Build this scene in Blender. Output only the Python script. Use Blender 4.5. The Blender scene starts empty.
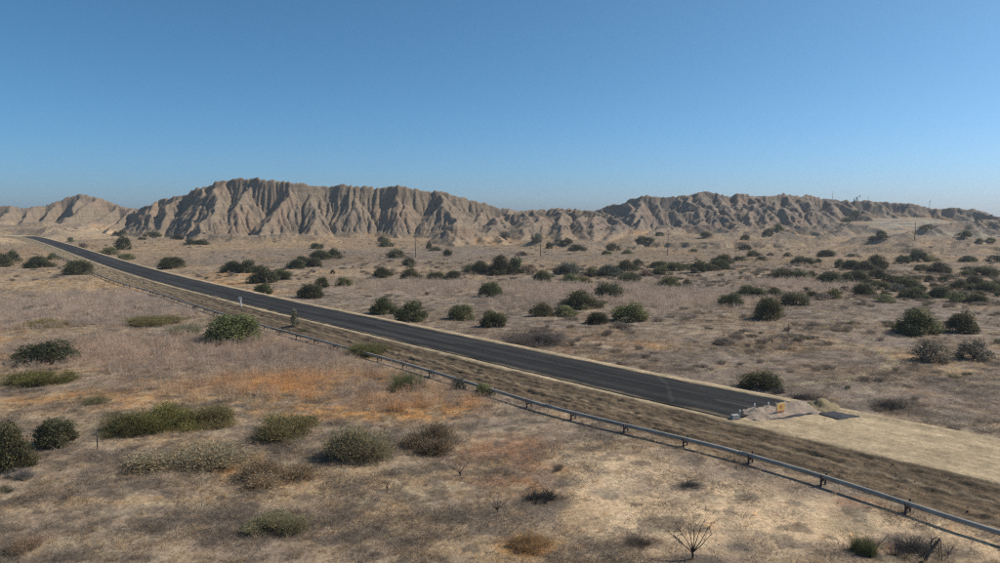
import bpy, math, random
import numpy as np
from mathutils import Vector

# ------------------------------------------------------------------ camera, sky, sun, exposure
S = bpy.context.scene
CH = 12.0                      # drone height
F = 676.0                      # focal length in photo pixels (photo is 1000 px wide)
PITCH = math.radians(5.79)
cd = bpy.data.cameras.new('camera'); cam = bpy.data.objects.new('camera', cd)
S.collection.objects.link(cam); S.camera = cam
cd.sensor_width = 36.0; cd.lens = 36.0 * F / 1000.0; cd.clip_start = 0.5; cd.clip_end = 20000
cam.location = (0, 0, CH); cam.rotation_euler = (math.radians(90) - PITCH, 0, 0)

SUN_EL, SUN_AZ = 43.0, 76.0    # degrees; azimuth from +Y (view direction) towards +X (right)
W = bpy.data.worlds.new('World'); S.world = W; W.use_nodes = True
nt = W.node_tree; bg = nt.nodes['Background']
sky = nt.nodes.new('ShaderNodeTexSky'); sky.sky_type = 'NISHITA'; sky.sun_disc = False
sky.sun_elevation = math.radians(SUN_EL); sky.sun_rotation = math.radians(SUN_AZ)
sky.altitude = 1600; sky.air_density = 0.74; sky.dust_density = 3.8; sky.ozone_density = 10.0
hsv = nt.nodes.new('ShaderNodeHueSaturation'); hsv.inputs['Saturation'].default_value = 1.03; hsv.inputs['Hue'].default_value = 0.480
nt.links.new(sky.outputs[0], hsv.inputs['Color']); nt.links.new(hsv.outputs[0], bg.inputs[0]); bg.inputs[1].default_value = 0.125
ld = bpy.data.lights.new('sun', 'SUN'); ld.energy = 5.0; ld.angle = math.radians(0.53); ld.color = (1.0, 0.925, 0.81)
sun = bpy.data.objects.new('sun', ld); S.collection.objects.link(sun)
el, az = math.radians(SUN_EL), math.radians(SUN_AZ)
sdir = Vector((math.sin(az) * math.cos(el), math.cos(az) * math.cos(el), math.sin(el)))
sun.rotation_euler = sdir.to_track_quat('Z', 'Y').to_euler(); sun.location = (60, 0, 80)
S.view_settings.view_transform = 'Standard'; S.view_settings.look = 'None'
S.view_settings.exposure = 0.0; S.view_settings.gamma = 1.0; S.view_settings.use_curve_mapping = False
S.cycles.use_denoising = False; S.cycles.filter_width = 1.3
S.cycles.max_bounces = 6; S.cycles.diffuse_bounces = 4; S.cycles.volume_bounces = 0; S.cycles.transparent_max_bounces = 4

R = np.random.default_rng(7); random.seed(7)
C = S.collection

# ------------------------------------------------------------------ helpers
def ray(px, py):
    u = (px - 500) / F; v = (281.5 - py) / F
    return np.array([u, math.cos(PITCH) + v * math.sin(PITCH), -math.sin(PITCH) + v * math.cos(PITCH)])

def onplane(px, py, z=0.0):
    d = ray(px, py); k = (z - CH) / d[2]
    return np.array([d[0] * k, d[1] * k])

def atY(px, py, Y):
    d = ray(px, py); k = Y / d[1]
    return np.array([d[0] * k, Y, CH + d[2] * k])

def _h(ix, iy, seed):
    h = (ix * 374761393 + iy * 668265263 + seed * 1442695041) & 0xffffffff
    h = ((h ^ (h >> 13)) * 1274126177) & 0xffffffff
    return ((h ^ (h >> 16)) & 0xffff) / 65535.0

def vn(x, y, seed=0):
    x = np.asarray(x, float); y = np.asarray(y, float)
    ix = np.floor(x).astype(np.int64); iy = np.floor(y).astype(np.int64)
    fx = x - ix; fy = y - iy
    fx = fx * fx * fx * (fx * (fx * 6 - 15) + 10); fy = fy * fy * fy * (fy * (fy * 6 - 15) + 10)
    a = _h(ix, iy, seed); b = _h(ix + 1, iy, seed); c = _h(ix, iy + 1, seed); d = _h(ix + 1, iy + 1, seed)
    return (a * (1 - fx) + b * fx) * (1 - fy) + (c * (1 - fx) + d * fx) * fy

def fbm(x, y, seed=0, o=4, g=0.5):
    s = 0; a = 1; t = 0
    for k in range(o):
        s = s + a * vn(x * 2 ** k + 17.3 * k, y * 2 ** k - 9.1 * k, seed + k); t += a; a *= g
    return s / t

def sst(a, b, x):
    t = np.clip((x - a) / (b - a), 0, 1); return t * t * (3 - 2 * t)

def mesh_np(name, co, faces, mats, cols=None, smooth=False, fmat=None):
    """faces: (n,3) or (n,4) index array"""
    me = bpy.data.meshes.new(name)
    faces = np.asarray(faces, np.int32); n, k = faces.shape
    me.vertices.add(len(co)); me.vertices.foreach_set('co', np.asarray(co, np.float32).ravel())
    me.loops.add(n * k); me.loops.foreach_set('vertex_index', faces.ravel())
    me.polygons.add(n); me.polygons.foreach_set('loop_start', np.arange(0, n * k, k, dtype=np.int32))
    me.polygons.foreach_set('loop_total', np.full(n, k, np.int32))
    me.polygons.foreach_set('use_smooth', np.full(n, smooth))
    for m in (mats if isinstance(mats, (list, tuple)) else [mats]): me.materials.append(m)
    if fmat is not None: me.polygons.foreach_set('material_index', np.asarray(fmat, np.int32))
    if cols is not None:
        ca = me.color_attributes.new('Col', 'FLOAT_COLOR', 'POINT')
        c4 = np.ones((len(co), 4), np.float32); c4[:, :3] = cols
        ca.data.foreach_set('color', c4.ravel())
    me.update(); me.validate()
    return me

def link(name, data, parent=None, **props):
    o = bpy.data.objects.new(name, data); C.objects.link(o)
    if parent is not None: o.parent = parent
    for k, v in props.items(): o[k] = v
    return o

def empty(name, loc, label, cat, group=None, rz=0.0):
    o = bpy.data.objects.new(name, None); C.objects.link(o); o.location = loc; o.rotation_euler[2] = rz
    o.empty_display_size = 0.2
    o['label'] = label; o['category'] = cat
    if group: o['group'] = group
    return o

class MB:
    """collects boxes, tubes and rings into one mesh"""
    def __init__(s): s.v = []; s.f = []
    def add(s, v, f):
        n = len(s.v); s.v += [tuple(p) for p in v]; s.f += [tuple(i + n for i in q) for q in f]
    def box(s, c, d, rz=0.0, top=1.0):
        cx, cy, cz = c; dx, dy, dz = d[0] / 2, d[1] / 2, d[2] / 2; cs, sn = math.cos(rz), math.sin(rz); v = []
        for z, k in ((-dz, 1), (dz, top)):
            for x, y in ((-dx, -dy), (dx, -dy), (dx, dy), (-dx, dy)):
                x *= k; y *= k; v.append((cx + x * cs - y * sn, cy + x * sn + y * cs, cz + z))
        s.add(v, [(3, 2, 1, 0), (4, 5, 6, 7), (0, 1, 5, 4), (1, 2, 6, 5), (2, 3, 7, 6), (3, 0, 4, 7)])
    def tube(s, pts, rad, n=6, cap=True):
        pts = [Vector(p) for p in pts]; rings = []
        base = len(s.v)
        for i, p in enumerate(pts):
            d = (pts[min(i + 1, len(pts) - 1)] - pts[max(i - 1, 0)]).normalized()
            a = d.cross(Vector((0, 0, 1)));
            if a.length < 1e-3: a = Vector((1, 0, 0))
            a.normalize(); b = d.cross(a); r = rad[i] if hasattr(rad, '__len__') else rad
            for k in range(n):
                t = 2 * math.pi * k / n; s.v.append(tuple(p + a * math.cos(t) * r + b * math.sin(t) * r))
        for i in range(len(pts) - 1):
            for k in range(n):
                k2 = (k + 1) % n
                s.f.append((base + i * n + k, base + i * n + k2, base + (i + 1) * n + k2, base + (i + 1) * n + k))
        if cap:
            s.f.append(tuple(base + k for k in range(n - 1, -1, -1)))
            s.f.append(tuple(base + (len(pts) - 1) * n + k for k in range(n)))
    def mesh(s, name, mat, smooth=False):
        me = bpy.data.meshes.new(name); me.from_pydata(s.v, [], s.f); me.materials.append(mat)
        if smooth: me.polygons.foreach_set('use_smooth', np.full(len(me.polygons), True))
        me.update(); return me

# ------------------------------------------------------------------ materials
def mat_new(name):
    m = bpy.data.materials.new(name); m.use_nodes = True
    return m, m.node_tree, m.node_tree.nodes['Principled BSDF']

def N(t, typ, **kw):
    n = t.nodes.new(typ)
    for k, v in kw.items(): setattr(n, k, v)
    return n

def noise_fac(t, coord, scale, detail=6, rough=0.6, lo=0.7, hi=1.3, stretch=None):
    n = N(t, 'ShaderNodeTexNoise'); n.inputs['Scale'].default_value = scale
    n.inputs['Detail'].default_value = detail; n.inputs['Roughness'].default_value = rough
    if stretch is not None:
        mp = N(t, 'ShaderNodeMapping'); mp.inputs['Scale'].default_value = stretch
        t.links.new(coord, mp.inputs[0]); coord = mp.outputs[0]
    t.links.new(coord, n.inputs['Vector'])
    r = N(t, 'ShaderNodeMapRange'); r.inputs[1].default_value = 0.28; r.inputs[2].default_value = 0.72
    r.inputs[3].default_value = lo; r.inputs[4].default_value = hi
    t.links.new(n.outputs[0], r.inputs[0]); return r.outputs[0], n.outputs[0]

def mul(t, a, b):
    m = N(t, 'ShaderNodeVectorMath', operation='MULTIPLY'); t.links.new(a, m.inputs[0]); t.links.new(b, m.inputs[1]); return m.outputs[0]

def terrain_material(name, fine=(0.55, 1.45), bump=0.5, bdist=0.12, strata=0.0):
    m, t, b = mat_new(name)
    at = N(t, 'ShaderNodeAttribute', attribute_name='Col')
    tc = N(t, 'ShaderNodeTexCoord')
    f1, n1 = noise_fac(t, tc.outputs['Object'], 5.0, 8, 0.72, fine[0], fine[1])
    f2, n2 = noise_fac(t, tc.outputs['Object'], 0.9, 6, 0.65, 0.70, 1.28)
    c = mul(t, mul(t, at.outputs['Color'], f1), f2)
    if strata:
        f3, n3 = noise_fac(t, tc.outputs['Object'], 1.0, 4, 0.6, 1 - strata, 1 + strata, stretch=(0.012, 0.012, 0.85))
        c = mul(t, c, f3)
    t.links.new(c, b.inputs['Base Color']); b.inputs['Roughness'].default_value = 0.95
    b.inputs['Specular IOR Level'].default_value = 0.15
    ad = N(t, 'ShaderNodeMath', operation='ADD'); t.links.new(n1, ad.inputs[0]); t.links.new(n2, ad.inputs[1])
    bp = N(t, 'ShaderNodeBump'); bp.inputs['Strength'].default_value = bump; bp.inputs['Distance'].default_value = bdist
    t.links.new(ad.outputs[0], bp.inputs['Height']); t.links.new(bp.outputs[0], b.inputs['Normal'])
    return m

M_ground = terrain_material('dry_soil', bump=0.7, bdist=0.14)
M_hill = terrain_material('badland_clay', (0.62, 1.38), 0.8, 0.5, 0.16)
M_bank = terrain_material('graded_earth', (0.58, 1.42), 0.7, 0.08)

def flat_material(name, col, rough=0.8, var=(0.8, 1.2), scale=8.0, metal=0.0, spec=0.3, bump=0.0, stretch=None):
    m, t, b = mat_new(name)
    rgb = N(t, 'ShaderNodeRGB'); rgb.outputs[0].default_value = (*col, 1)
    tc = N(t, 'ShaderNodeTexCoord')
    f, n = noise_fac(t, tc.outputs['Object'], scale, 7, 0.65, var[0], var[1], stretch=stretch)
    t.links.new(mul(t, rgb.outputs[0], f), b.inputs['Base Color'])
    b.inputs['Roughness'].default_value = rough; b.inputs['Metallic'].default_value = metal
    b.inputs['Specular IOR Level'].default_value = spec
    if bump:
        bp = N(t, 'ShaderNodeBump'); bp.inputs['Strength'].default_value = bump; bp.inputs['Distance'].default_value = 0.03
        t.links.new(n, bp.inputs['Height']); t.links.new(bp.outputs[0], b.inputs['Normal'])
    return m

def leaf_material(name, transl=0.25):
    """tint comes from the object's own colour, leaf-to-leaf variation from the mesh"""
    m, t, b = mat_new(name)
    oi = N(t, 'ShaderNodeObjectInfo'); at = N(t, 'ShaderNodeAttribute', attribute_name='Col')
    c = mul(t, oi.outputs['Color'], at.outputs['Color'])
    t.links.new(c, b.inputs['Base Color']); b.inputs['Roughness'].default_value = 0.7; b.inputs['Specular IOR Level'].default_value = 0.2
    tr = N(t, 'ShaderNodeBsdfTranslucent'); t.links.new(c, tr.inputs[0])
    mx = N(t, 'ShaderNodeMixShader'); mx.inputs[0].default_value = transl
    out = t.nodes['Material Output']
    t.links.new(b.outputs[0], mx.inputs[1]); t.links.new(tr.outputs[0], mx.inputs[2]); t.links.new(mx.outputs[0], out.inputs[0])
    return m

def instance_material(name, transl=0.0):
    m, t, b = mat_new(name)
    ia = N(t, 'ShaderNodeAttribute', attribute_name='tint', attribute_type='INSTANCER')
    at = N(t, 'ShaderNodeAttribute', attribute_name='Col')
    t.links.new(mul(t, ia.outputs['Color'], at.outputs['Color']), b.inputs['Base Color'])
    b.inputs['Roughness'].default_value = 0.9; b.inputs['Specular IOR Level'].default_value = 0.1
    if transl:
        tr = N(t, 'ShaderNodeBsdfTranslucent'); t.links.new(b.inputs['Base Color'].links[0].from_socket, tr.inputs[0])
        mx = N(t, 'ShaderNodeMixShader'); mx.inputs[0].default_value = transl
        t.links.new(b.outputs[0], mx.inputs[1]); t.links.new(tr.outputs[0], mx.inputs[2]); t.links.new(mx.outputs[0], t.nodes['Material Output'].inputs[0])
    return m

M_leaf = leaf_material('shrub_leaf', .42); M_inst = instance_material('dry_plant', .45)
M_bark = flat_material('grey_bark', (0.11, 0.09, 0.07), 0.9)
M_dead = flat_material('charred_dead_wood', (0.035, 0.028, 0.024), 0.9, (0.6, 1.6), 14)
M_stump = flat_material('weathered_dead_wood', (0.10, 0.075, 0.055), 0.9, (0.4, 2.2), 6)
M_pipe = flat_material('galvanised_pipe', (0.31, 0.285, 0.25), 0.7, (0.65, 1.2), 1.2, 0.0, 0.12)
M_steel = flat_material('rusty_support_steel', (0.06, 0.045, 0.038), 0.8, (0.5, 1.8), 9)
M_pale = flat_material('pale_support_paint', (0.30, 0.30, 0.29), 0.7)
M_white = flat_material('white_marker_paint', (0.72, 0.70, 0.64), 0.6, (0.85, 1.08))
M_dark = flat_material('black_band_paint', (0.03, 0.03, 0.032), 0.6)
M_yellow = flat_material('amber_sign_paint', (0.80, 0.50, 0.17), 0.6, (0.88, 1.06))
M_red = flat_material('vermilion_sign_paint', (0.55, 0.20, 0.09), 0.6)
M_pole = flat_material('weathered_pole_wood', (0.07, 0.058, 0.05), 0.9)
M_conc = flat_material('grey_concrete', (0.30, 0.29, 0.27), 0.9)
M_gravel_pink = flat_material('pinkish_gravel', (0.29, 0.225, 0.17), 0.95, (0.55, 1.4), 9, bump=0.9)
M_gravel_must = flat_material('mustard_gravel', (0.20, 0.155, 0.085), 0.95, (0.6, 1.4), 9, bump=0.9)
M_rock = instance_material('loose_stone')

# ------------------------------------------------------------------ ground colour map (world-space patches)
PAL = dict(sand=(.46, .36, .25), soil=(.225, .18, .14), brown=(.165, .125, .095), orange=(.36, .20, .07), rust=(.24, .125, .065),
           lilac=(.255, .21, .185), pink=(.265, .19, .15), straw=(.33, .245, .155), dark=(.075, .068, .063), grey=(.15, .13, .115),
           olive=(.15, .135, .075), pale=(.33, .29, .215), tan=(.29, .22, .145))
PAL = {k: (v[0] * 1.26, v[1] * 1.16, v[2] * 1.02) for k, v in PAL.items()}
PAL['mauve'] = (.198, .154, .125); PAL['greypink'] = (.235, .184, .147)
PATCH = [  # px, py, half-width px, half-height px, colour, strength
 (110, 306, 150, 20, 'lilac', .9), (180, 350, 210, 22, 'pink', .7), (60, 285, 80, 7, 'straw', .6), (40, 255, 60, 10, 'tan', .7),
 (30, 240, 60, 8, 'sand', .7), (330, 387, 170, 20, 'orange', .95), (450, 402, 60, 12, 'orange', .9), (300, 352, 100, 13, 'pink', .8),
 (370, 412, 140, 11, 'orange', .85), (235, 397, 50, 8, 'straw', .8), (90, 402, 110, 12, 'orange', .6), (40, 412, 60, 8, 'straw', .7),
 (238, 464, 30, 12, 'orange', .8), (170, 442, 60, 8, 'straw', .7), (120, 425, 60, 14, 'olive', .3), (250, 388, 60, 8, 'orange', .7),
 (150, 520, 260, 44, 'soil', .6), (60, 500, 80, 14, 'brown', .35), (350, 480, 70, 14, 'tan', .6), (330, 535, 120, 22, 'soil', .7), (390, 455, 60, 12, 'soil', .6),
 (660, 500, 130, 44, 'sand', .95), (820, 528, 150, 34, 'sand', .95), (600, 462, 70, 20, 'sand', .7), (960, 545, 60, 20, 'sand', .9), (560, 520, 60, 40, 'tan', .7),
 (505, 445, 60, 18, 'rust', .6), (520, 475, 60, 22, 'rust', .55), (540, 500, 34, 10, 'dark', .8), (530, 548, 40, 14, 'orange', .75), (470, 470, 40, 14, 'brown', .6), (560, 480, 30, 10, 'grey', .6),
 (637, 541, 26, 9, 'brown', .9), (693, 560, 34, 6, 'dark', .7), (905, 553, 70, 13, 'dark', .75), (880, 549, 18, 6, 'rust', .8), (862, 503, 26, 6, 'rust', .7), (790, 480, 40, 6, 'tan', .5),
 (690, 486, 14, 5, 'grey', .8), (610, 492, 30, 5, 'grey', .4), (760, 535, 14, 5, 'grey', .6), (840, 525, 30, 9, 'olive', .35), (800, 545, 26, 7, 'grey', .6),
 (180, 286, 60, 5, 'orange', .55), (255, 292, 50, 4, 'orange', .45), (590, 352, 100, 13, 'tan', .6), (640, 345, 50, 5, 'orange', .6), (560, 350, 30, 5, 'orange', .6), (870, 352, 60, 10, 'tan', .75),
 (930, 398, 50, 14, 'orange', .55), (900, 355, 40, 5, 'orange', .5), (800, 342, 60, 6, 'orange', .35), (985, 345, 22, 8, 'tan', .6),
 (600, 310, 420, 46, 'mauve', .7), (850, 300, 200, 40, 'mauve', .65), (700, 380, 330, 40, 'mauve', .65), (300, 256, 260, 11, 'greypink', .55), (610, 263, 180, 5, 'tan', .55), (780, 262, 240, 12, 'greypink', .5), (120, 255, 90, 12, 'straw', .5), (450, 254, 120, 7, 'greypink', .6), (250, 244, 200, 5, 'tan', .6),
 (430, 287, 90, 6, 'lilac', .6), (560, 290, 90, 8, 'lilac', .75), (690, 299, 100, 8, 'lilac', .75), (800, 287, 60, 6, 'lilac', .7), (380, 270, 90, 6, 'soil', .5), (460, 266, 30, 4, 'grey', .5),
 (825, 370, 60, 12, 'brown', .8), (830, 385, 60, 8, 'grey', .5), (885, 405, 34, 8, 'dark', .6), (960, 420, 50, 10, 'grey', .5), (900, 258, 110, 6, 'tan', .55), (830, 262, 70, 4, 'tan', .5),
 (900, 275, 120, 14, 'brown', .4), (780, 325, 150, 12, 'soil', .5), (535, 340, 36, 7, 'dark', .6), (480, 336, 40, 5, 'soil', .5), (690, 330, 90, 10, 'soil', .4),
]
TRACK = [  # pale foot tracks: pixel polyline, half-width m, colour, strength
 ([(0, 512), (90, 500), (180, 497), (270, 500), (340, 487), (420, 476), (500, 462)], .55, 'tan', .75),
 ([(300, 545), (380, 510), (430, 487), (480, 470)], .4, 'tan', .5),
 ([(785, 385), (840, 380), (880, 372), (896, 360), (880, 350), (850, 346), (800, 340)], .5, 'pale', .6),
 ([(740, 346), (790, 350), (850, 345), (905, 350), (960, 372)], .8, 'tan', .45),
]
_pw = []
for px, py, rx, ry, c, s in PATCH:
    p = onplane(px, py); a = onplane(px + rx, py); q = onplane(px, py - ry); q2 = onplane(px, py + ry)
    _pw.append((p[0], p[1], abs(a[0] - p[0]), 0.5 * (abs(q[1] - p[1]) + abs(q2[1] - p[1])), np.array(PAL[c]), s))
_tw = [([onplane(*q) for q in pts], w, np.array(PAL[c]), s) for pts, w, c, s in TRACK]

def seg_dist(X, Y, a, b):
    dx, dy = b[0] - a[0], b[1] - a[1]; L = dx * dx + dy * dy + 1e-9
    t = np.clip(((X - a[0]) * dx + (Y - a[1]) * dy) / L, 0, 1)
    return np.hypot(X - a[0] - t * dx, Y - a[1] - t * dy)

def ground_colour(X, Y):
    X = np.asarray(X, float); Y = np.asarray(Y, float)
    n1 = fbm(X / 9, Y / 9, 11, 5); n2 = fbm(X / 2.2, Y / 2.2, 21, 4); n3 = fbm(X / 30, Y / 30, 31, 4)
    base = np.array(PAL['soil'])[None] * np.ones((X.size, 3))
    k = sst(.42, .62, n1.ravel())[:, None]; base = base * (1 - k) + np.array(PAL['tan']) * k * .8 + base * k * .2
    k = sst(.52, .68, n2.ravel())[:, None] * .55; base = base * (1 - k) + np.array(PAL['grey']) * k
    k = (sst(.55, .7, n3.ravel()) * sst(.45, .6, n2.ravel()))[:, None] * .5; base = base * (1 - k) + np.array(PAL['orange']) * k
    Xr, Yr = X.ravel(), Y.ravel(); w1 = fbm(X / 5, Y / 5, 41, 4).ravel() - .5; w2 = fbm(X / 1.5, Y / 1.5, 51, 3).ravel() - .5
    for cx, cy, ax, ay, c, s in _pw:
        m = (np.abs(Xr - cx) < ax * 2) & (np.abs(Yr - cy) < ay * 2)
        if not m.any(): continue
        d = np.hypot((Xr[m] - cx) / ax, (Yr[m] - cy) / ay) + w1[m] * 1.1 + w2[m] * .7
        k = (s * (1 - sst(.55, 1.15, d)))[:, None]; base[m] = base[m] * (1 - k) + c * k
    for pts, w, c, s in _tw:
        d = np.full(Xr.shape, 1e9)
        for a, b in zip(pts[:-1], pts[1:]): d = np.minimum(d, seg_dist(Xr + w1 * 1.5, Yr + w1 * 1.5, a, b))
        k = (s * (1 - sst(w * .5, w * 1.3, d + w2 * w)))[:, None]; base = base * (1 - k) + c * k
    # matted dark and bleached flecks of litter
    f = fbm(X / .95, Y / .75, 61, 4).ravel() + .06 * (fbm(X / 7, Y / 7, 63, 2).ravel() - .5) * 2; k = sst(.57, .68, f)[:, None] * .6; base = base * (1 - k) + np.array(PAL['dark']) * k
    k = sst(.58, .72, fbm(X / .8, Y / .6, 71, 4).ravel())[:, None] * .4; base = base * (1 - k) + np.array(PAL['pale']) * k
    return base

# ------------------------------------------------------------------ road centreline
ROADZ = 0.7
def spline(pts, step):
    P = np.array(pts, float); n = len(P); out = []
    for i in range(n - 1):
        p0 = P[max(i - 1, 0)]; p1 = P[i]; p2 = P[i + 1]; p3 = P[min(i + 2, n - 1)]
        m = max(2, int(np.linalg.norm(p2 - p1) / 2))
        for t in np.linspace(0, 1, m, endpoint=False):
            out.append(.5 * (2 * p1 + (p2 - p0) * t + (2 * p0 - 5 * p1 + 4 * p2 - p3) * t * t + (3 * p1 - p0 - 3 * p2 + p3) * t ** 3))
    out.append(P[-1]); out = np.array(out)
    for _ in range(3): out[1:-1] = (out[:-2] + 2 * out[1:-1] + out[2:]) / 4
    s = np.r_[0, np.cumsum(np.linalg.norm(np.diff(out, axis=0), axis=1))]
    q = np.arange(0, s[-1], step)
    return np.c_[np.interp(q, s, out[:, 0]), np.interp(q, s, out[:, 1])], q

mid = [onplane(x, y, ROADZ) for x, y in [(770, 412), (630, 382.5), (380, 327.5), (250, 298.5), (130, 268), (52, 242.5), (27, 236.5)]]
d0 = mid[0] - mid[1]; d0 /= np.linalg.norm(d0)
ctrl = [mid[0] + d0 * 60, mid[0] + d0 * 20] + mid
dl = mid[-1] - mid[-2]; dl /= np.linalg.norm(dl); ctrl.append(mid[-1] + dl * 30 + np.array([-14., 0]))
RC, RS = spline(ctrl, 0.5)
_t = np.gradient(RC, axis=0); _t /= np.linalg.norm(_t, axis=1)[:, None]
RN = np.c_[-_t[:, 1], _t[:, 0]]           # left of travel (travel is towards the far left) = camera side
def road_s(px, py, z=ROADZ):
    p = onplane(px, py, z); return RS[np.argmin(np.hypot(RC[:, 0] - p[0], RC[:, 1] - p[1]))]
def road_at(s, off):
    i = np.interp(s, RS, np.arange(len(RS)))
    x = np.interp(i, np.arange(len(RS)), RC[:, 0]); y = np.interp(i, np.arange(len(RS)), RC[:, 1])
    nx = np.interp(i, np.arange(len(RS)), RN[:, 0]); ny = np.interp(i, np.arange(len(RS)), RN[:, 1])
    return x + nx * off, y + ny * off
def road_dist(X, Y):
    """distance to the centreline (coarse)"""
    d = np.full(X.shape, 1e9); P = RC[::16]
    for a, b in zip(P[:-1], P[1:]): d = np.minimum(d, seg_dist(X, Y, a, b))
    return d

# ------------------------------------------------------------------ terrain height
U0 = 0.86; NC = 1080
ucore = np.linspace(-U0, U0, NC)
uext = U0 + np.array([.01, .03, .06, .1, .16, .25, .4, .6, .9])
ucol = np.r_[-uext[::-1], ucore, uext]
YB = 150.0
rows_g = np.r_[np.array([2., 5., 9., 13.]), np.exp(np.linspace(math.log(17), math.log(YB), 370))]
rows_h = np.r_[np.linspace(YB, 270, 150), np.linspace(270.6, 400, 210), np.linspace(401, 520, 70), np.array([560, 640, 800, 1100, 1500.])]

def plain(X, Y):
    u = X / np.maximum(Y, 1)
    z = (fbm(X / 14, Y / 14, 3, 4) - .5) * .55 * sst(10, 30, Y) + (fbm(X / 2.5, Y / 2.5, 5, 3) - .5) * .16 + (fbm(X / 45, Y / 45, 9, 2) - .5) * .9 * sst(70, 160, Y)
    z = z + 5.2 * sst(270, 372, Y) * sst(.33, .5, u) * (1 - .6 * sst(.62, .7, u)) + 3.2 * sst(230, 330, Y) * sst(-.5, -.78, u)
    z = z + 3.0 * sst(300, 420, Y)
    # low eroded bank steps on the far plain
    bank = sst(236, 239, Y + (fbm(X / 12, Y / 12, 77, 4) - .5) * 26) * sst(.16, .2, u) * (1 - sst(.40, .44, u))
    z = z + bank * 1.9
    bank2 = sst(206, 208.5, Y + (fbm(X / 16, Y / 16, 78, 4) - .5) * 34) * sst(.5, .56, u)
    z = z + bank2 * 1.6
    return z

def grid(rows):
    Y, U = np.meshgrid(rows, ucol, indexing='ij'); return U * Y, Y

Xg, Yg = grid(rows_g); Zg = plain(Xg, Yg)
rd = road_dist(Xg, Yg); Zg = np.where(rd < 14, Zg * sst(5.5, 12, rd) - .12 * (1 - sst(4.5, 6.5, rd)), Zg)

Xh, Yh = grid(rows_h); Zh = plain(Xh, Yh)
rdh = road_dist(Xh, Yh); Zh = np.where(rdh < 18, Zh * sst(7, 18, rdh) - .12 * (1 - sst(4.5, 6.5, rdh)), Zh)
base_plain = Zh.copy()
H = np.full(Zh.shape, -50.0)
wx = (fbm(Xh / 22, Yh / 22, 101, 3) - .5) * 9 + (fbm(Xh / 3, Yh / 3, 103, 3) - .5) * 1.1
wy = (fbm(Xh / 22, Yh / 22, 102, 3) - .5) * 9 + (fbm(Xh / 3, Yh / 3, 104, 3) - .5) * 1.1
XW, YW = Xh + wx, Yh + wy

def tent(a, b, slope, cap=0.0):
    """roof-shaped ridge from a to b (x,y,z) whose sides fall at `slope`"""
    zm = max(a[2], b[2]) + 3; reach = zm / slope + 6
    y0, y1 = min(a[1], b[1]) - reach, max(a[1], b[1]) + reach
    r0, r1 = np.searchsorted(rows_h, [y0, y1]);
    if r1 <= r0: return
    x0, x1 = min(a[0], b[0]) - reach, max(a[0], b[0]) + reach
    us = [x0 / max(y0, 100), x0 / y1, x1 / max(y0, 100), x1 / y1]
    c0, c1 = np.searchsorted(ucol, [min(us), max(us)])
    if c1 <= c0: return
    sl = (slice(r0, r1), slice(c0, c1)); X = XW[sl]; Y = YW[sl]
    dx, dy = b[0] - a[0], b[1] - a[1]; L = dx * dx + dy * dy + 1e-9
    t = np.clip(((X - a[0]) * dx + (Y - a[1]) * dy) / L, 0, 1)
    d = np.hypot(X - a[0] - t * dx, Y - a[1] - t * dy)
    d = np.sqrt(np.maximum(d - cap, 0) ** 2 + .16) - .4
    H[sl] = np.maximum(H[sl], a[2] + (b[2] - a[2]) * t - slope * d)

def interp_pts(pts, step):
    P = np.array(pts, float); s = np.r_[0, np.cumsum(np.linalg.norm(np.diff(P[:, :2], axis=0), axis=1))]
    q = np.arange(0, s[-1], step); return np.c_[[np.interp(q, s, P[:, k]) for k in range(P.shape[1])]].T

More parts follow.
